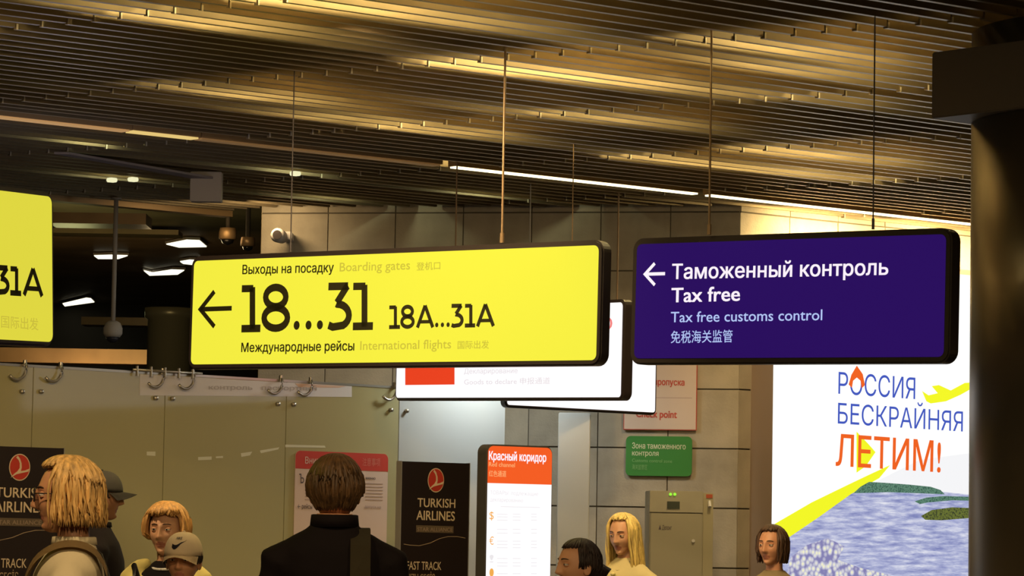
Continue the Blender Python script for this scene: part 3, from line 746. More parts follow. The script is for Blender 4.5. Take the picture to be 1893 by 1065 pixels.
a = f.uv(1180, 736); b = f.uv(1280, 738); plate('rule_line', [(a[0], a[1]), (b[0], a[1]), (b[0], a[1] + .006), (a[0], a[1] + .006)], -.014, mat('notice rule', (.45, .33, .28), .6), e, .001)

cq = P(1199, 1065, 23.0); cf = Frame((cq.x, cq.y, 0), Vector((1, .04, 0)), (0, 0, 1))
ce2 = thing('control_cabinet', 'tall grey metal cabinet with green lights and keyhole at the stone wall', 'cabinet', mw=cf.M)
xe = cf.uv(1299, 950)[0]; zt = cf.uv(1200, 907)[1]; xs = cf.uv(1319, 950)[0]; zd = cf.uv(1200, 947)[1]
obj('body', bx(0, xe, 0, .4, .03, zt, bev=.004), m_cab, ce2)
obj('door', bx(.006, xe - .006, -.02, 0, .08, zd - .006, bev=.004), m_cab2, ce2)
obj('top_panel', bx(0, xe, -.018, 0, zd, zt - .002, bev=.003), m_cab, ce2)
obj('side_housing', bx(xe + .001, xs, .02, .4, .03, zt - .01, bev=.004), mat('cabinet side paint', (.40, .36, .23), .5), ce2)
a = cf.uv(1233, 927); b = cf.uv(1256, 941); obj('display', bx(a[0], b[0], -.024, -.018, b[1], a[1]), mat('display glass', (.06, .07, .05), .3), ce2)
for x in (1239, 1247):
    a = cf.uv(x, 914); bm = bmesh.new(); tube(bm, [(a[0], -.026, a[1]), (a[0], -.018, a[1])], .010, 10); obj('status_light', bm, mat('green led', (.1, .6, .05), .5, emit=(.35, .9, .05), es=.9), ce2)
a = cf.uv(1281, 1000); bm = bmesh.new(); tube(bm, [(a[0], -.03, a[1]), (a[0], -.02, a[1])], .012, 12); obj('lock', bm, m_white, ce2)
text(cf, ce2, '▲ Делонг', (1217, 979), (1241, 980), (1217, 971), mat('cabinet print', (.09, .07, .08), .6), bold=.01, y=-.021)
a = cf.uv(1306, 914); b = cf.uv(1318, 921); obj('red_label', bx(a[0], b[0] - .002, .016, .02, b[1], a[1]), mat('label red', (.5, .1, .04), .5), ce2)
a = cf.uv(1312, 932); bm = bmesh.new(); tube(bm, [(a[0], -.005, a[1] - .02), (a[0], .02, a[1] + .02)], .012, 10); obj('knob', bm, m_white, ce2)

# ------------------------------------------------------------------ lit wall poster
SP = 16.96
def on_s(px, s_):
    r = ray(px, 980); k = s_ / (r.x * M2.x + r.y * M2.y); return EYE + r * k
a = on_s(1426, SP); pf = Frame((a.x, a.y, 0), G2, (0, 0, 1))
pe = thing('lit_poster', 'large backlit white wall poster with river landscape beside the column', 'poster', mw=pf.M)
PW = 2.45; zt = pf.uv(1782, 508)[1]; zb = .25
obj('housing', bx(0, PW, .004, .238, zb - .04, zt + .04), mat('poster housing', (.30, .22, .16), .5), pe)
obj('lit_face', bx(.006, PW - .006, 0, .004, zb, zt), glow('poster white', (250, 253, 250), 1.05), pe)
def water():
    m = bpy.data.materials.new('printed water'); m.use_nodes = True; nt = m.node_tree; b = nt.nodes['Principled BSDF']
    tc = nt.nodes.new('ShaderNodeTexCoord'); mp = nt.nodes.new('ShaderNodeMapping'); mp.inputs['Scale'].default_value = (.8, 1, 6)
    mp.inputs['Rotation'].default_value = (0, .25, 0)
    n = nt.nodes.new('ShaderNodeTexNoise'); n.inputs['Scale'].default_value = 5; n.inputs['Detail'].default_value = 9; n.inputs['Roughness'].default_value = .65
    r = nt.nodes.new('ShaderNodeValToRGB'); r.color_ramp.elements[0].position = .36; r.color_ramp.elements[1].position = .66
    r.color_ramp.elements[0].color = (*srgb(122, 130, 184), 1); r.color_ramp.elements[1].color = (*srgb(224, 226, 238), 1)
    x = r.color_ramp.elements.new(.5); x.color = (*srgb(170, 176, 212), 1)
    L = nt.links.new; L(tc.outputs['Object'], mp.inputs[0]); L(mp.outputs[0], n.inputs['Vector']); L(n.outputs['Fac'], r.inputs[0]); L(r.outputs[0], b.inputs['Emission Color'])
    b.inputs['Base Color'].default_value = (.05, .05, .08, 1); b.inputs['Emission Strength'].default_value = 1
    return m
def pebbles(name, c0, c1, c2, sc_):
    m = bpy.data.materials.new(name); m.use_nodes = True; nt = m.node_tree; b = nt.nodes['Principled BSDF']
    tc = nt.nodes.new('ShaderNodeTexCoord'); n = nt.nodes.new('ShaderNodeTexVoronoi'); n.inputs['Scale'].default_value = sc_
    r = nt.nodes.new('ShaderNodeValToRGB'); r.color_ramp.elements[0].position = .15; r.color_ramp.elements[1].position = .75
    r.color_ramp.elements[0].color = (*srgb(*c0), 1); r.color_ramp.elements[1].color = (*srgb(*c2), 1); x = r.color_ramp.elements.new(.4); x.color = (*srgb(*c1), 1)
    L = nt.links.new; L(tc.outputs['Object'], n.inputs['Vector']); L(n.outputs['Distance'], r.inputs[0]); L(r.outputs[0], b.inputs['Emission Color'])
    b.inputs['Base Color'].default_value = (.05, .05, .05, 1); b.inputs['Emission Strength'].default_value = 1; return m
def pp(name, pts, m, y): return plate(name, [pf.uv(*p_) for p_ in pts], y, m, pe, .0006)
pp('printed_sky', [(1640, 880), (1700, 850), (1790, 838), (1865, 836), (1865, 925), (1600, 900)], glow('pale grey cloud print', (243, 244, 247), 1), -.0004)
pp('printed_river', [(1462, 990), (1500, 965), (1572, 912), (1610, 905), (1700, 906), (1790, 914), (1865, 920), (1865, 1140), (1426, 1120), (1426, 1010)], water(), -.0012)
pp('yellow_beam', [(1426, 972), (1500, 929), (1570, 895), (1610, 876), (1645, 860), (1625, 884), (1572, 914), (1515, 955), (1462, 991), (1426, 1014)], glow('lime yellow print', (240, 245, 40), 1), -.0020)
pp('printed_hill', [(1577, 912), (1590, 900), (1606, 891), (1640, 893), (1680, 896), (1720, 900), (1738, 906), (1746, 914), (1700, 912), (1640, 910)], pebbles('printed forest', (70, 112, 92), (96, 140, 120), (40, 84, 72), 90), -.0028)
pp('printed_island', [(1690, 927), (1712, 920), (1745, 917), (1800, 919), (1865, 921), (1865, 928), (1800, 926), (1760, 925), (1715, 929), (1700, 932)], bpy.data.materials['printed forest'], -.0028)
pp('printed_island', [(1702, 954), (1722, 943), (1760, 938), (1865, 942), (1865, 956), (1790, 958), (1740, 962), (1710, 961)], pebbles('printed wood', (74, 92, 40), (110, 120, 50), (38, 52, 36), 80), -.0028)
pp('printed_shore', [(1462, 1030), (1490, 1008), (1530, 995), (1560, 1010), (1548, 1035), (1590, 1050), (1640, 1062), (1690, 1085), (1700, 1125), (1440, 1120)], pebbles('printed pebbles', (240, 238, 200), (205, 205, 218), (128, 126, 178), 26), -.0028)
plane_pts = [(1704, 723), (1716, 731), (1733, 727), (1722, 714), (1735, 712), (1757, 722), (1783, 708), (1812, 706), (1800, 716), (1775, 730), (1748, 742), (1720, 746), (1712, 742)]
pp('printed_plane', plane_pts, bpy.data.materials['lime yellow print'], -.0028)
pp('printed_arrow', [(1583, 798), (1604, 820), (1618, 836), (1600, 862), (1583, 874)], bpy.data.materials['lime yellow print'], -.0020)
m_pb = glow('blue print', (66, 88, 190), 1); m_po = glow('orange print', (236, 98, 34), 1)
text(pf, pe, 'РОССИЯ', (1549, 728), (1691, 738), (1549, 690), m_pb, bold=.0, y=-.004)
text(pf, pe, 'БЕСКРАЙНЯЯ', (1548, 783), (1779, 798), (1548, 747), m_pb, bold=.0, y=-.004)
text(pf, pe, 'ЛЕТИМ!', (1544, 861), (1738, 873), (1548, 806), m_po, bold=.008, y=-.004)
bm = bmesh.new()
dp = [pf.uv(*p_) for p_ in [(1568, 711), (1573, 693), (1583, 676), (1594, 692), (1598, 712), (1592, 718), (1590, 704), (1583, 698), (1576, 704), (1574, 717)]]
plate('flame_mark', dp, -.005, m_po, pe, .0006)

# PEOPLE
# ------------------------------------------------------------------ people
def skinmat(name, c): 
    m = mat(name, c, .5, bump=.05, bscale=300); m.node_tree.nodes['Principled BSDF'].inputs['Subsurface Weight'].default_value = .08
    m.node_tree.nodes['Principled BSDF'].inputs['Subsurface Scale'].default_value = .01; return m
m_skin = skinmat('fair skin', (.60, .32, .18)); m_skin2 = skinmat('tan skin', (.54, .26, .135))
m_lip = mat('lips', (.40, .15, .095), .45); m_eyew = mat('eye white', (.55, .5, .44), .3); m_iris = mat('iris', (.03, .02, .015), .2)
def hairmat(name, c):
    return mat(name, c, .5, var=.45, vscale=22, bump=.3, bscale=90, stretch=(3, 3, .4))
def cloth(name, c, rough=.85): return mat(name, c, rough, bump=.25, bscale=22, var=.08, vscale=7)
ga = lambda x, s: math.exp(-(x / s) ** 2)

def head_mesh(bm, k, cz, browcol=True, female=False):
    """face towards +y, k = scale, cz = height of the eyes; material slots: skin, lips, eye white, iris, brow"""
    NA, NE = 72, 54; rows = []
    for j in range(NE + 1):
        el = math.pi * (j / NE) - math.pi / 2; row = []
        for i in range(NA):
            t = 2 * math.pi * i / NA; az = t - .45 * math.sin(t)            # denser towards the face, az 0 = front
            x = math.sin(az) * math.cos(el); y = math.cos(az) * math.cos(el); z = math.sin(el)
            X, Y, Z = x * .075, y * .094, z * .116
            front = max(0, math.cos(az)) * math.cos(el)
            if Z < 0:
                q = min(1, -Z / .116); X *= 1 - .30 * q ** 1.6
                if y < 0: Y *= 1 - .42 * q ** 1.2
                else: Y *= 1 + .02 * q
                if Z < -.07: Y = Y + (.035 * (q - .6) / .4) * (1 if y > 0 else .3)
            if y > .2: Y = Y * .93 + .002
            f = 1 if y > 0 else 0
            X0 = X; zz = Z
            if f:
                Y += .0052 * ga(zz - .026, .012) * ga(abs(X0) - .026, .022)                    # brow ridge
                Y -= .0105 * ga(zz - .004, .015) * ga(abs(X0) - .032, .017)                   # eye sockets
                Y += .004 * ga(zz + .03, .02) * ga(abs(X0) - .043, .018)                      # cheeks
                if -.046 < zz < .022:
                    u = (.022 - zz) / .056; w_ = .0075 + .0065 * max(0, u) ** 2
                    Y += (.006 + .021 * min(1, u) ** 1.35) * ga(X0, w_) * (1 if zz > -.036 else max(0, 1 - (-.036 - zz) / .010))
                if -.04 < zz < -.02: Y += .007 * ga(zz + .031, .007) * ga(abs(X0) - .012, .006)  # nostrils
                lipw = .6 if female else .35
                Y += .0065 * lipw * 1.4 * ga(zz + .060, .0055) * ga(X0, .022) + .0068 * lipw * 1.4 * ga(zz + .072, .006) * ga(X0, .020)
                Y -= .0035 * ga(zz + .066, .0022) * ga(X0, .024)
                Y -= .0045 * ga(zz + .084, .007) * ga(X0, .02)
                Y += .0065 * ga(zz + .102, .012) * ga(X0, .024)
            row.append(bm.verts.new((X * k, Y * k, cz + Z * k)))
        rows.append(row)
    for j in range(NE):
        for i in range(NA):
            a, b, c, d = rows[j][i], rows[j][(i + 1) % NA], rows[j + 1][(i + 1) % NA], rows[j + 1][i]
            f = bm.faces.new((a, b, c, d)); f.smooth = True
            m = f.calc_center_median(); zz = (m.z - cz) / k; xx = m.x / k
            if m.y > 0 and -.078 < zz < -.054 and abs(xx) < .024 * (1 - ((zz + .066) / .014) ** 2 * .55): f.material_index = 1
    bmesh.ops.remove_doubles(bm, verts=rows[0] + rows[-1], dist=1e-5)
    for sx in (-1, 1):
        c = Vector((sx * .0315 * k, .0735 * k, cz + .004 * k))
        def ball(r, off, mi, sc=(1, 1, 1)):
            g = bmesh.ops.create_uvsphere(bm, u_segments=14, v_segments=10, radius=r)
            for v in g['verts']: v.co = Vector((v.co.x * sc[0], v.co.y * sc[1], v.co.z * sc[2])) + c + off
            for f in {f for v in g['verts'] for f in v.link_faces}: f.material_index = mi; f.smooth = True
        ball(.0118 * k, Vector((0, 0, 0)), 2, (1.15, .95, .62)); ball(.0052 * k, Vector((0, .0088 * k, 0)), 3, (1, .6, 1))
        ball(.0128 * k, Vector((0, -.0012 * k, .0052 * k)), 0, (1.25, .95, .45)); ball(.0124 * k, Vector((0, -.002 * k, -.006 * k)), 0, (1.2, .9, .35))
        pb = []
        for q in range(7):
            X = .013 + .036 * q / 6; Z = .0235 + .006 * math.sin(math.pi * (.15 + .7 * q / 6))
            pb.append((sx * X * k, (.094 * .93 * math.sqrt(1 - (X / .0755) ** 2 - (Z / .116) ** 2) + .0065) * k, cz + Z * k))
        nf_ = len(bm.faces); tube(bm, pb, [.0016 * k, .003 * k, .0032 * k, .003 * k, .0026 * k, .002 * k, .0008 * k], 6); bm.faces.ensure_lookup_table()
        for f in bm.faces[nf_:]: f.material_index = 4; f.smooth = True
        # ear
        g = bmesh.ops.create_uvsphere(bm, u_segments=16, v_segments=12, radius=1)
        for v in g['verts']:
            rr = math.hypot(v.co.y, v.co.z); dent = .45 * ga(rr - .45, .3) if v.co.x * sx > 0 else 0
            v.co = Vector((sx * (.073 + .004) * k + sx * .010 * k * (v.co.x * sx - dent) + sx * .006 * k * (-v.co.y), (-.006 + .018 * v.co.y) * k, cz + (-.012 + .031 * v.co.z) * k))
        for f in {f for v in g['verts'] for f in v.link_faces}: f.smooth = True

def finger_hand(bm, w_, d, n, side, k):
    """hand at wrist w_, pointing along d, palm normal n"""
    d = d.normalized(); n = (n - d * n.dot(d)).normalized(); b = d.cross(n) * side
    tube(bm, [w_ - d * .02 * k, w_ + d * .03 * k, w_ + d * .085 * k, w_ + d * .095 * k], [.026 * k, .036 * k, .040 * k, .034 * k], 12, flat=.42, up=n)
    for i, (o_, l) in enumerate(((-.028, .068), (-.009, .078), (.010, .072), (.028, .056))):
        p0 = w_ + d * .085 * k + b * o_ * k; c = n * -1
        tube(bm, [p0 - d * .02 * k, p0 + d * l * .4 * k, p0 + (d * l * .75 + c * .012) * k, p0 + (d * l * .95 + c * .03) * k], [.0095 * k, .009 * k, .008 * k, .006 * k], 8)
    p0 = w_ + d * .025 * k - b * .026 * k
    tube(bm, [p0, p0 + (d * .03 - b * .022) * k, p0 + (d * .06 - b * .028 - n * .01) * k, p0 + (d * .075 - b * .024 - n * .02) * k], [.014 * k, .011 * k, .009 * k, .007 * k], 8)

def remesh(name, bm, vox, m, parent, it=6):
    me = bpy.data.meshes.new(name); bmesh.ops.recalc_face_normals(bm, faces=bm.faces); bm.to_mesh(me); bm.free()
    o = bpy.data.objects.new('t', me); C.objects.link(o)
    r = o.modifiers.new('r', 'REMESH'); r.mode = 'VOXEL'; r.voxel_size = vox
    sm = o.modifiers.new('s', 'SMOOTH'); sm.factor = .5; sm.iterations = it
    me2 = bpy.data.meshes.new_from_object(o.evaluated_get(bpy.context.evaluated_depsgraph_get()))
    bpy.data.objects.remove(o); bpy.data.meshes.remove(me); me2.name = name
    me2.materials.clear(); return link(name, me2, m, parent, True)

def hair(parent, k, cz, m, length=.0, fw=62, fringe=42, vol=.012, nape=-.075, n=150, part=.0, wave=.004, lock=.013, curl=-.008, fringe_w=None, name='hair', seedv=1, back_fw=None):
    """locks running from the crown over the skull; length = how far below the eyes they hang (m)"""
    R_ = random.Random(seedv); bm = bmesh.new()
    c = Vector((0, -.006 * k, cz + .012 * k)); rx, ry, rz = (.077 + .3 * vol) * k, (.096 + .3 * vol) * k, (.104 + .25 * vol) * k
    # under-shell
    NA, NE = 40, 20; rows = []
    for j in range(NE + 1):
        th = math.radians(118) * j / NE
        rows.append([bm.verts.new((c.x + rx * .985 * math.sin(2 * math.pi * i / NA) * math.sin(th), c.y + ry * .985 * math.cos(2 * math.pi * i / NA) * math.sin(th), c.z + rz * .99 * math.cos(th))) for i in range(NA)])
    for j in range(NE):
        for i in range(NA):
            a = math.degrees((i + .5) * 2 * math.pi / NA); a = min(a, 360 - a); th = 118 * (j + 1) / NE
            if a < fw + 8 and th > fringe - 4: continue
            bm.faces.new((rows[j][i], rows[j][(i + 1) % NA], rows[j + 1][(i + 1) % NA], rows[j + 1][i]))
    bmesh.ops.delete(bm, geom=[v for v in bm.verts if not v.link_faces], context='VERTS')
    for q in range(n):
        az = math.radians(360 * (q + R_.random()) / n); deg = math.degrees(az); deg = min(deg, 360 - deg)
        layer = q % 3; v_ = (.35 + .65 * layer / 2) * vol * k + R_.uniform(-.002, .002) * k
        front = deg < fw
        thend = (fringe + R_.uniform(-4, 5)) if front else 92 + 12 * R_.random()
        pts, rad = [], []; ns = 7; dev = R_.uniform(-.12, .12); ph = R_.uniform(0, 6.28)
        for i in range(ns + 1):
            t = i / ns; th = math.radians(3 + (thend - 3) * t); a2 = az + dev * t + (.10 * math.sin(3 * t + ph))
            e = v_ * (.5 + .5 * math.sin(min(math.pi / 2, th)))
            pts.append(c + Vector(((rx + e) * math.sin(a2) * math.sin(th) + part * k * (1 - t) ** 2, (ry + e) * math.cos(a2) * math.sin(th), (rz + e) * math.cos(th))))
            rad.append(lock * k * (.35 + .65 * math.sin(math.pi * (.12 + .6 * t))))
        if not front:
            last = pts[-1]; zend = cz - (length * R_.uniform(.9, 1.06) if length > 0 else -nape * k * R_.uniform(.85, 1.1))
            back = math.cos(az) < -.2
            if length <= 0 and not back: zend = cz - .012 * k * R_.uniform(.5, 2.4)
            steps = 5
            if zend < last.z - .004:
                out = Vector((last.x - c.x, last.y - c.y, 0)).normalized(); L_ = last.z - zend
                for i in range(1, steps + 1):
                    t = i / steps
                    inward = curl * k * t * 2 if length > 0 else -.032 * k * t
                    if length <= 0 and back: inward = -.030 * k * t
                    pts.append(last + out * (inward + wave * k * math.sin(6 * t + ph)) + Vector((0, 0, -L_ * t)) + Vector((-out.y, out.x, 0)) * wave * math.sin(4 * t + ph))
                    rad.append(lock * k * (.9 - .55 * t * t))
        rad[-1] *= .35
        tube(bm, pts, rad, 6, flat=.5)
    return obj(name, bm, m, parent, True)

def person(label, px, py, d, yaw, skin, topc, legc, hairf=None, k=1.0, female=False, coll=0, pitch=0, shoulder=1.0, brow=(.08, .04, .02), arms='down', name_top='jacket', lean=0, headturn=0, collar=True, thick=1.0, crown_extra=.012, up=0.0):
    """(px,py) is the crown; yaw 0 faces the camera, + turns to the picture's left"""
    q = P(px, py, d); Hh = q.z
    root = thing('person', label, 'person', (q.x, q.y, 0), math.pi - math.radians(yaw))
    cz = Hh - (crown_extra + .116) * k                      # eyes
    S = Hh / 1.70; sh = cz - .212 * k + up; shw = .185 * S * shoulder     # shoulder joint height and half width
    hip = .52 * Hh
    # --- body: head, neck, trunk, limbs and hands
    bm = bmesh.new()
    head_mesh(bm, k, cz, female=female)
    if headturn or pitch:
        bmesh.ops.rotate(bm, cent=(0, -.02, cz - .06), matrix=Matrix.Rotation(math.radians(-headturn), 3, 'Z') @ Matrix.Rotation(math.radians(pitch), 3, 'X'), verts=bm.verts)
    nr = (.050 if female else .060) * k
    loft(bm, [(cz - .075 * k, 0, -.022 * k, nr, nr * 1.05), (cz - .13 * k, 0, -.028 * k, nr * .97, nr * 1.02), (sh + .055 * S, 0, -.03, nr * 1.2, nr * 1.1), (sh + .02 * S, 0, -.028, .10 * S, .060 * S), (sh - .05 * S, 0, -.02, shw * .72, .075 * S),
              (sh - .25 * S, 0, 0, .135 * S, .095 * S), (hip + .08, 0, 0, .13 * S, .09 * S), (hip - .06, 0, 0, .15 * S, .095 * S)], 24)
    elb, wr = {}, {}
    for sx in (-1, 1):
        if arms == 'forward' or (arms == 'strap' and sx == 1):
            el = Vector((sx * (shw + .05), .06, sh - .27 * S)); wri = Vector((sx * .10, .26, sh - .22 * S))
        else:
            el = Vector((sx * (shw + .055), -.02, sh - .29 * S)); wri = Vector((sx * (shw + .07), .07, sh - .54 * S))
        elb[sx], wr[sx] = el, wri
        tube(bm, [(sx * shw * .78, -.015, sh - .09), el, wri], [.036 * S, .034 * S, .024 * S], 12)
        finger_hand(bm, wri, wri - el, Vector((-sx, 0, 0)), sx, k)
        tube(bm, [(sx * .085 * S, 0, hip), (sx * .09 * S, .01, .28 * Hh), (sx * .09 * S, -.015, .05)], [.075 * S, .05 * S, .035 * S], 14)
    mb = mat('brow %s' % label[:12], brow, .7)
    obj('body', bm, [skin, m_lip, m_eyew, m_iris, mb], root, True)
    # --- top garment
    g = bmesh.new(); e = .012 * thick
    rings = [(hip - .10, 0, 0, .172 * S, .118 * S), (hip + .1, 0, 0, .160 * S, .115 * S), (sh - .24 * S, 0, 0, .168 * S, .122 * S), (sh - .10 * S, 0, -.01, .178 * S * shoulder, .125 * S), (sh - .02 * S, 0, -.018, shw * 1.0, .108 * S),
             (sh + .028 * S, 0, -.024, shw * .74, .085 * S), (sh + .055 * S, 0, -.028, shw * .46, .072 * S), (sh + .078 * S, 0, -.03, nr + e, nr + e)]
    loft(g, rings, 32, pw=.92)
    for sx in (-1, 1):
        el, wri = elb[sx], wr[sx]
        tube(g, [(sx * shw * .70, -.018, sh - .035), (sx * (shw * .98), -.018, sh - .068), (Vector((sx * (shw + .012), -.018, sh - .07)) + el) / 2, el, el + (wri - el) * .5, el + (wri - el) * .93],
             [.058 * S, .066 * S * thick, .060 * S * thick, .052 * S * thick, .046 * S, .038 * S], 16)
    remesh(name_top, g, .013, topc, root, 8)
    if collar:
        g = bmesh.new(); z0 = sh + .070 * S; r1 = nr + .014
        prof = [(r1 + .010, z0 - .012), (r1 + .006, z0 + .012 + coll), (r1 - .001, z0 + .014 + coll), (r1 - .001, z0 - .01)]
        lathe(g, prof + [prof[0]], 28, (0, -.03, 0)); obj('collar', g, topc, root, True)
    # --- trousers and shoes
    g = bmesh.new()
    loft(g, [(hip - .11, 0, 0, .15 * S, .105 * S), (hip, 0, 0, .158 * S, .108 * S), (hip + .06, 0, 0, .145 * S, .10 * S)], 24)
    for sx in (-1, 1):
        tube(g, [(sx * .082 * S, 0, hip - .02), (sx * .088 * S, 0, hip - .14), (sx * .09 * S, .012, .28 * Hh), (sx * .09 * S, -.005, .06)], [.088 * S, .086 * S, .066 * S, .058 * S], 16)
    remesh('trousers', g, .018, legc, root, 5)
    for sx in (-1, 1):
        g = bmesh.new(); x = sx * .09 * S
        tube(g, [(x, -.06, .045), (x, .02, .055), (x, .12, .042), (x, .19, .030)], [.035, .046, .042, .025], 12, flat=.9)
        for v in g.verts: v.co.z = max(.002, v.co.z)
        obj('shoe', g, m_shoe, root, True)
    if hairf:
        h = hairf(root, k, cz)
        if (headturn or pitch) and h is not None:
            R3 = Matrix.Rotation(math.radians(-headturn), 4, 'Z') @ Matrix.Rotation(math.radians(pitch), 4, 'X'); cc = Vector((0, -.02, cz - .06))
            for o in (h if isinstance(h, (list, tuple)) else [h]): o.data.transform(Matrix.Translation(cc) @ R3 @ Matrix.Translation(-cc))
    return root, cz, sh, S, shw

m_shoe = mat('shoe leather', (.05, .04, .035), .5)
jeans = cloth('dark jeans', (.03, .035, .06)); khaki = cloth('khaki trousers', (.2, .16, .1)); blk = cloth('black cloth', (.006, .0035, .004)); blk.node_tree.nodes['Principled BSDF'].inputs['Specular IOR Level'].default_value = .15
cream = cloth('cream knit', (.56, .47, .30)); ylw = cloth('pale yellow cloth', (.60, .50, .16))
m_tan = cloth('tan strap', (.28, .18, .07)); m_leath = mat('brown leather', (.20, .065, .02), .45, bump=.2, bscale=50); m_blk = mat('black leather', (.012, .010, .010), .4)

def strap(root, pts, w_, m, name='strap', flat=.18, up=None):
    bm = bmesh.new(); tube(bm, pts, w_, 10, flat=flat, up=up); return obj(name, bm, m, root, True)

# blonde woman with backpack, nearest, walking left
h1 = hairmat('honey blonde hair', (.60, .36, .12))
root, cz, sh, S, shw = person('blonde woman in cream top with tan straps and brown backpack, facing left', 124, 838, 10.4, 84, m_skin2, cream, khaki,
    lambda r, k, cz: hair(r, k, cz, h1, length=.095, fw=70, fringe=44, vol=.019, n=420, part=0, wave=.005, lock=.0095, curl=.002, seedv=3), k=1.0, female=True, shoulder=.98, name_top='sweater', arms='forward', headturn=0, crown_extra=.022)
strap(root, [(.10, .13, sh - .25), (.105, .125, sh - .12), (.10, .06, sh + .018), (.10, -.03, sh + .055), (.105, -.10, sh + .005), (.11, -.135, sh - .15), (.11, -.13, sh - .3)], .034, m_tan, 'shoulder_strap', up=(1, 0, 0), flat=3.0) if False else None
for sx in (-1, 1):
    bm = bmesh.new(); pts = [(.13, sh - .30), (.138, sh - .12), (.105, sh + .0), (.04, sh + .052), (-.03, sh + .066), (-.10, sh + .045), (-.145, sh - .03), (-.16, sh - .2)]
    for _ in range(2): pts = [pts[0]] + [q for a, b in zip(pts, pts[1:]) for q in ((a[0] * .75 + b[0] * .25, a[1] * .75 + b[1] * .25), (a[0] * .25 + b[0] * .75, a[1] * .25 + b[1] * .75))] + [pts[-1]]
    xs_ = (sx * .072, sx * .125)
    ra = [[bm.verts.new((x, y, z)) for x in (xs_[0], sum(xs_) / 2, xs_[1])] for y, z in pts]
    for v_ in ra:
        v_[0].co.z += .012; v_[2].co.z -= .010
    for a, b in zip(ra, ra[1:]):
        for i in (0, 1): bm.faces.new((a[i], a[i + 1], b[i + 1], b[i]))
    bmesh.ops.solidify(bm, geom=bm.faces[:], thickness=.012); bmesh.ops.recalc_face_normals(bm, faces=bm.faces); obj('shoulder_strap', bm, m_tan, root, True)
strap(root, [(-.14, -.15, sh - .16), (-.10, -.15, sh - .06), (-.03, -.115, sh + .03), (.03, -.05, sh + .082), (.06, .03, sh + .06)], .0075, m_blk, 'thin_strap', flat=.6)
# glasses
bm = bmesh.new()
for sx in (-1, 1):
    ring = [(sx * .032 + .025 * math.cos(a), .099, cz + .003 + .021 * math.sin(a)) for a in [k_ * math.pi / 10 for k_ in range(21)]]
    tube(bm, ring, .0022, 6, cap=False); tube(bm, [(sx * .057, .099, cz + .008), (sx * .080, .06, cz + .008), (sx * .082, -.01, cz + .002)], .002, 6)
tube(bm, [(-.008, .1, cz + .006), (.008, .1, cz + .006)], .002, 6)
gl = obj('glasses_frame', bm, m_blk, root, True)
for sx in (-1, 1):
    bm = bmesh.new(); tube(bm, [(sx * .032, .0985, cz + .003), (sx * .032, .0995, cz + .003)], .022, 20); obj('lens', bm, mat('violet tinted lens', (.35, .36, .75), .15, alpha=.75), gl)
# brown leather backpack: a thing of its own, worn on her back
bp = thing('backpack', 'brown leather backpack with black rope loops on the blonde woman\'s back', 'backpack', tuple(root.matrix_basis @ Vector((0, -.262, sh - .60))), root.rotation_euler.z)
bm = bmesh.new(); loft(bm, [(0, 0, 0, .13, .07), (.03, 0, 0, .165, .095), (.25, 0, 0, .17, .10), (.42, 0, 0, .155, .085), (.475, 0, 0, .13, .06), (.49, 0, 0, .09, .035)], 28, pw=.6); obj('bag_body', bm, m_leath, bp, True)
bm = bmesh.new(); loft(bm, [(.04, 0, -.10, .11, .03), (.05, 0, -.11, .12, .04), (.22, 0, -.115, .12, .04), (.25, 0, -.105, .11, .025)], 24, pw=.6); obj('front_pocket', bm, m_leath, bp, True)
bm = bmesh.new(); tube(bm, [(-.05, .0, .48), (-.048, .0, .525), (0, 0, .55), (.048, 0, .525), (.05, 0, .48)], .010, 10); obj('top_handle', bm, m_blk, bp, True)
for sx in (-1, 1):
    bm = bmesh.new(); tube(bm, [(sx * .09, .03, .46), (sx * .11, .035, .55), (sx * .07, .04, .595), (sx * .03, .02, .54), (sx * .05, -.03, .48)], .009, 8); obj('cord', bm, m_blk, bp, True)

# man from behind in a dark jacket
h2 = hairmat('brown hair', (.085, .042, .014))
root, cz, sh, S, shw = person('dark haired man seen from behind in a black jacket with a wide shoulder strap', 621, 834, 11.4, 176, m_skin2, blk, jeans,
    lambda r, k, cz: hair(r, k, cz, h2, length=0, fw=60, fringe=44, vol=.014, nape=-.062, n=520, wave=.002, lock=.0065, seedv=5), k=1.04, coll=.018, shoulder=1.04, crown_extra=.02, thick=1.12, up=.035)
bm = bmesh.new(); m_ol = cloth('olive webbing', (.055, .042, .018))
ra = [[bm.verts.new((x, y, z)) for x in (.055, .125)] for y, z in [(-.165, sh - .55), (-.158, sh - .3), (-.155, sh - .12), (-.135, sh - .0), (-.07, sh + .055), (.0, sh + .06), (.07, sh + .02), (.13, sh - .1), (.145, sh - .3)]]
for a, b in zip(ra, ra[1:]): bm.faces.new((a[0], a[1], b[1], b[0]))
bmesh.ops.solidify(bm, geom=bm.faces[:], thickness=.01); bmesh.ops.recalc_face_normals(bm, faces=bm.faces)
o = obj('shoulder_strap', bm, m_ol, root, True)
bm = bmesh.new(); box(bm, .045, .135, -.185, -.165, sh - .34, sh - .31, bev=.004); obj('strap_buckle', bm, m_blk, o)

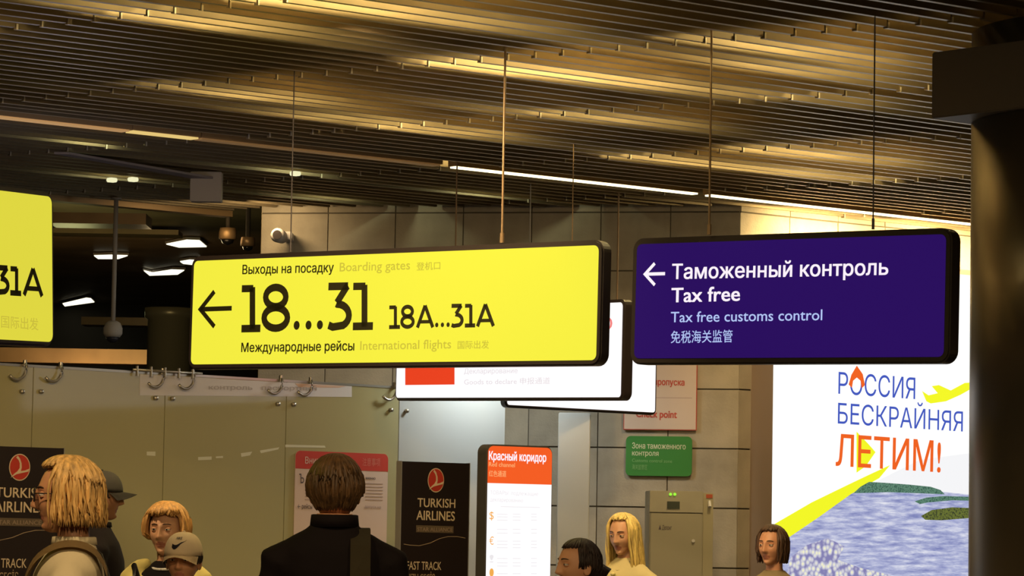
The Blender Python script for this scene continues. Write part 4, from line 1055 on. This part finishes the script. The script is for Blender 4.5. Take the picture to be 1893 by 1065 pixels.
# man in black cap behind the blonde woman
def cap(root, cz, k, m, base=.022, brim=.075, tilt=-10, logo=None):
    bm = bmesh.new(); NA, NE = 36, 10; rows = []
    for j in range(NE + 1):
        th = math.pi / 2 * j / NE
        rows.append([bm.verts.new((.088 * k * math.sin(2 * math.pi * i / NA) * math.sin(th) ** .8, (-.004 + .108 * math.cos(2 * math.pi * i / NA) * math.sin(th) ** .8) * k, cz + (base + .108 * math.cos(th) ** .9 * (1)) * k)) for i in range(NA)])
    for j in range(NE):
        for i in range(NA): bm.faces.new((rows[j][i], rows[j][(i + 1) % NA], rows[j + 1][(i + 1) % NA], rows[j + 1][i]))
    bmesh.ops.remove_doubles(bm, verts=bm.verts, dist=1e-4)
    bmesh.ops.solidify(bm, geom=bm.faces[:], thickness=.004); bmesh.ops.recalc_face_normals(bm, faces=bm.faces)
    o = obj('cap', bm, m, root, True)
    bm = bmesh.new(); top, bot = [], []
    for i in range(15):
        a = math.radians(-68 + 136 * i / 14); col = []
        for t in (0, .35, .7, 1):
            x = .086 * k * math.sin(a); y = (.10 * math.cos(a)) * k + t * brim * k * math.cos(a) ** .6; z = cz + (base + .004 - .012 * t - .030 * (math.sin(a)) ** 2 * (.3 + t)) * k
            col.append(bm.verts.new((x, y, z)))
        top.append(col)
    for a, b in zip(top, top[1:]):
        for i in range(3): bm.faces.new((a[i], b[i], b[i + 1], a[i + 1]))
    bmesh.ops.solidify(bm, geom=bm.faces[:], thickness=.005); bmesh.ops.recalc_face_normals(bm, faces=bm.faces); obj('brim', bm, m, o, True)
    bm = bmesh.new(); lathe(bm, [(.009 * k, .0), (.007 * k, .004), (.001, .006)], 12, (0, -.004 * k, cz + (base + .108) * k)); obj('button', bm, m, o, True)
    if logo:
        def on(u, v):     # onto the front of the crown
            a = u / .095; th = math.acos(max(-.99, min(.99, (v / .108)))) 
            return (.0895 * k * math.sin(a) * math.sin(th) ** .8, (-.004 + .1105 * math.cos(a) * math.sin(th) ** .8) * k, cz + (base + .001 + .108 * math.cos(th) ** .9) * k)
        bm = bmesh.new(); top_, bot_ = [], []
        for i in range(13):
            t = i / 12; x = -.036 + .080 * t; c0 = .036 + .030 * t ** 1.5 - .016 * math.sin(math.pi * min(1, t * 1.6)) * (1 - t)
            th_ = .017 * math.sin(math.pi * min(1, (t + .08) ** .55)) * (1 - t) ** .7 + .0008
            x = -x
            top_.append(bm.verts.new(on(x, c0 + th_))); bot_.append(bm.verts.new(on(x, c0 - th_ * .3)))
        for i in range(12): bm.faces.new((top_[i], top_[i + 1], bot_[i + 1], bot_[i]))
        bmesh.ops.solidify(bm, geom=bm.faces[:], thickness=.002); bmesh.ops.recalc_face_normals(bm, faces=bm.faces); obj('swoosh_emblem', bm, logo, o)
        me = glyphs('NIKE', .02, .25)
        for v in me.vertices: v.co = Vector(on(-(v.co.x * .0175 - .022), .070 + v.co.y * .017)) + Vector((0, .0015, 0))
        link('lettering', me, logo, o)
    return o
m_bcap = cloth('charcoal cap cloth', (.028, .024, .018)); m_wcap = cloth('cream cap cloth', (.66, .52, .34))
h3 = hairmat('dark hair', (.02, .012, .008))
root, cz, sh, S, shw = person('man in a black cap and black jacket facing right, behind the blonde woman with backpack', 190, 866, 16.2, -96, m_skin2, blk, jeans,
    lambda r, k, cz: hair(r, k, cz, h3, length=0, fw=70, fringe=40, vol=.006, nape=-.06, n=110, lock=.010, seedv=6), k=1.0, crown_extra=.025, arms='down')
cap(root, cz, 1.0, m_bcap)

# blonde teen with short bob
h4 = hairmat('strawberry blonde hair', (.52, .27, .075))
root, cz, sh, S, shw = person('person with strawberry blonde bowl cut, black shirt under pale yellow jacket', 309, 924, 15.4, 14, m_skin, blk, jeans,
    lambda r, k, cz: hair(r, k, cz, h4, length=.045, fw=62, fringe=60, vol=.024, n=340, part=.0, wave=.003, lock=.009, curl=-.012, seedv=8), k=1.02, female=True, name_top='shirt', collar=False, crown_extra=.026)
for sx in (-1, 1):
    g = bmesh.new()
    tube(g, [(sx * .075, .0, sh + .065), (sx * .125, -.0, sh + .04), (sx * (shw * .98), -.015, sh - .02), (sx * (shw + .05), -.02, sh - .16), (sx * (shw + .06), -.01, sh - .3)], [.03, .045, .066, .066, .064], 16)
    tube(g, [(sx * .115, .02, sh + .0), (sx * .13, .03, sh - .2), (sx * .13, .03, sh - .5)], [.07, .10, .11], 16)
    remesh('yellow_jacket', g, .014, ylw, root, 8)
bm = bmesh.new(); tube(bm, [(.075 * math.sin(a), -.03 + .088 * math.cos(a), sh + .052 - .02 * math.cos(a)) for a in [k_ * math.pi / 12 for k_ in range(25)]], .0065, 8, cap=False); obj('white_neckband', bm, m_white, root, True)

# boy in white cap
root, cz, sh, S, shw = person('boy in a cream white baseball cap with dark tick emblem, facing the camera', 340, 979, 14.2, 8, m_skin2, ylw, jeans,
    lambda r, k, cz: hair(r, k, cz, h3, length=0, fw=64, fringe=40, vol=.004, nape=-.05, n=110, lock=.009, seedv=9), k=.93, shoulder=.82, crown_extra=.030, name_top='hoodie')
cap(root, cz, .95, m_wcap, base=.024, brim=.060, logo=mat('cap emblem', (.02, .015, .03), .6))

# dark haired woman in profile
h5 = hairmat('black brown hair', (.022, .009, .006))
def pony(r, k, cz):
    a = hair(r, k, cz, h5, length=0, fw=76, fringe=50, vol=.005, nape=-.07, n=620, wave=.0005, lock=.0055, seedv=11)
    bm = bmesh.new(); tube(bm, [(0, -.085, cz + .0), (0, -.125, cz - .03), (0, -.13, cz - .09), (0, -.115, cz - .16), (0, -.11, cz - .21)], [.025, .040, .038, .028, .008], 14); b = obj('ponytail', bm, h5, r, True); return [a, b]
person('dark haired woman in profile looking left beside the orange topped kiosk', 1070, 990, 14.6, 66, skinmat('warm skin', (.66, .33, .18)), cloth('dark red cloth', (.10, .022, .015)), jeans, pony, k=1.02, female=True, brow=(.03, .015, .01), name_top='top', crown_extra=.016)

# long haired blonde
h6 = hairmat('pale blonde hair', (.74, .52, .16))
def longh(r, k, cz): return hair(r, k, cz, h6, length=.245, fw=60, fringe=40, vol=.014, n=420, part=.014, wave=.005, lock=.0085, curl=.006, seedv=13)
root, cz, sh, S, shw = person('young woman with long pale blonde hair and pale shirt, before the grey cabinet', 1154, 945, 18.6, 32, m_skin, cloth('pale cream shirt', (.60, .50, .24)), khaki, longh, k=.98, female=True, pitch=-8, name_top='shirt', crown_extra=.018, collar=False)
bm = bmesh.new(); tube(bm, [(.055 * math.sin(a), .02 + .05 * math.cos(a), sh + .055 - .055 * max(0, math.cos(a))) for a in [-math.pi / 2 + k_ * math.pi / 12 for k_ in range(13)]], .0028, 6); ch_ = obj('necklace', bm, m_blk, root, True)
bm = bmesh.new(); lathe(bm, [(.001, -.012), (.012, -.008), (.016, 0), (.012, .008), (.001, .012)], 16, (0, .118, sh - .02)); obj('pendant', bm, mat('pendant yellow', (.7, .6, .25), .4), root, True)

# right hand woman
h7 = hairmat('dark brown hair', (.07, .032, .014))
root, cz, sh, S, shw = person('woman with shoulder length dark brown hair in front of the lit poster', 1428, 967, 19.2, 34, skinmat('rosy skin', (.58, .28, .16)), cloth('olive beige jacket', (.24, .18, .09)), khaki,
    lambda r, k, cz: hair(r, k, cz, h7, length=.10, fw=66, fringe=44, vol=.012, n=380, part=.01, wave=.004, lock=.0085, curl=-.004, seedv=17), k=1.0, female=True, name_top='jacket', collar=False, crown_extra=.018)
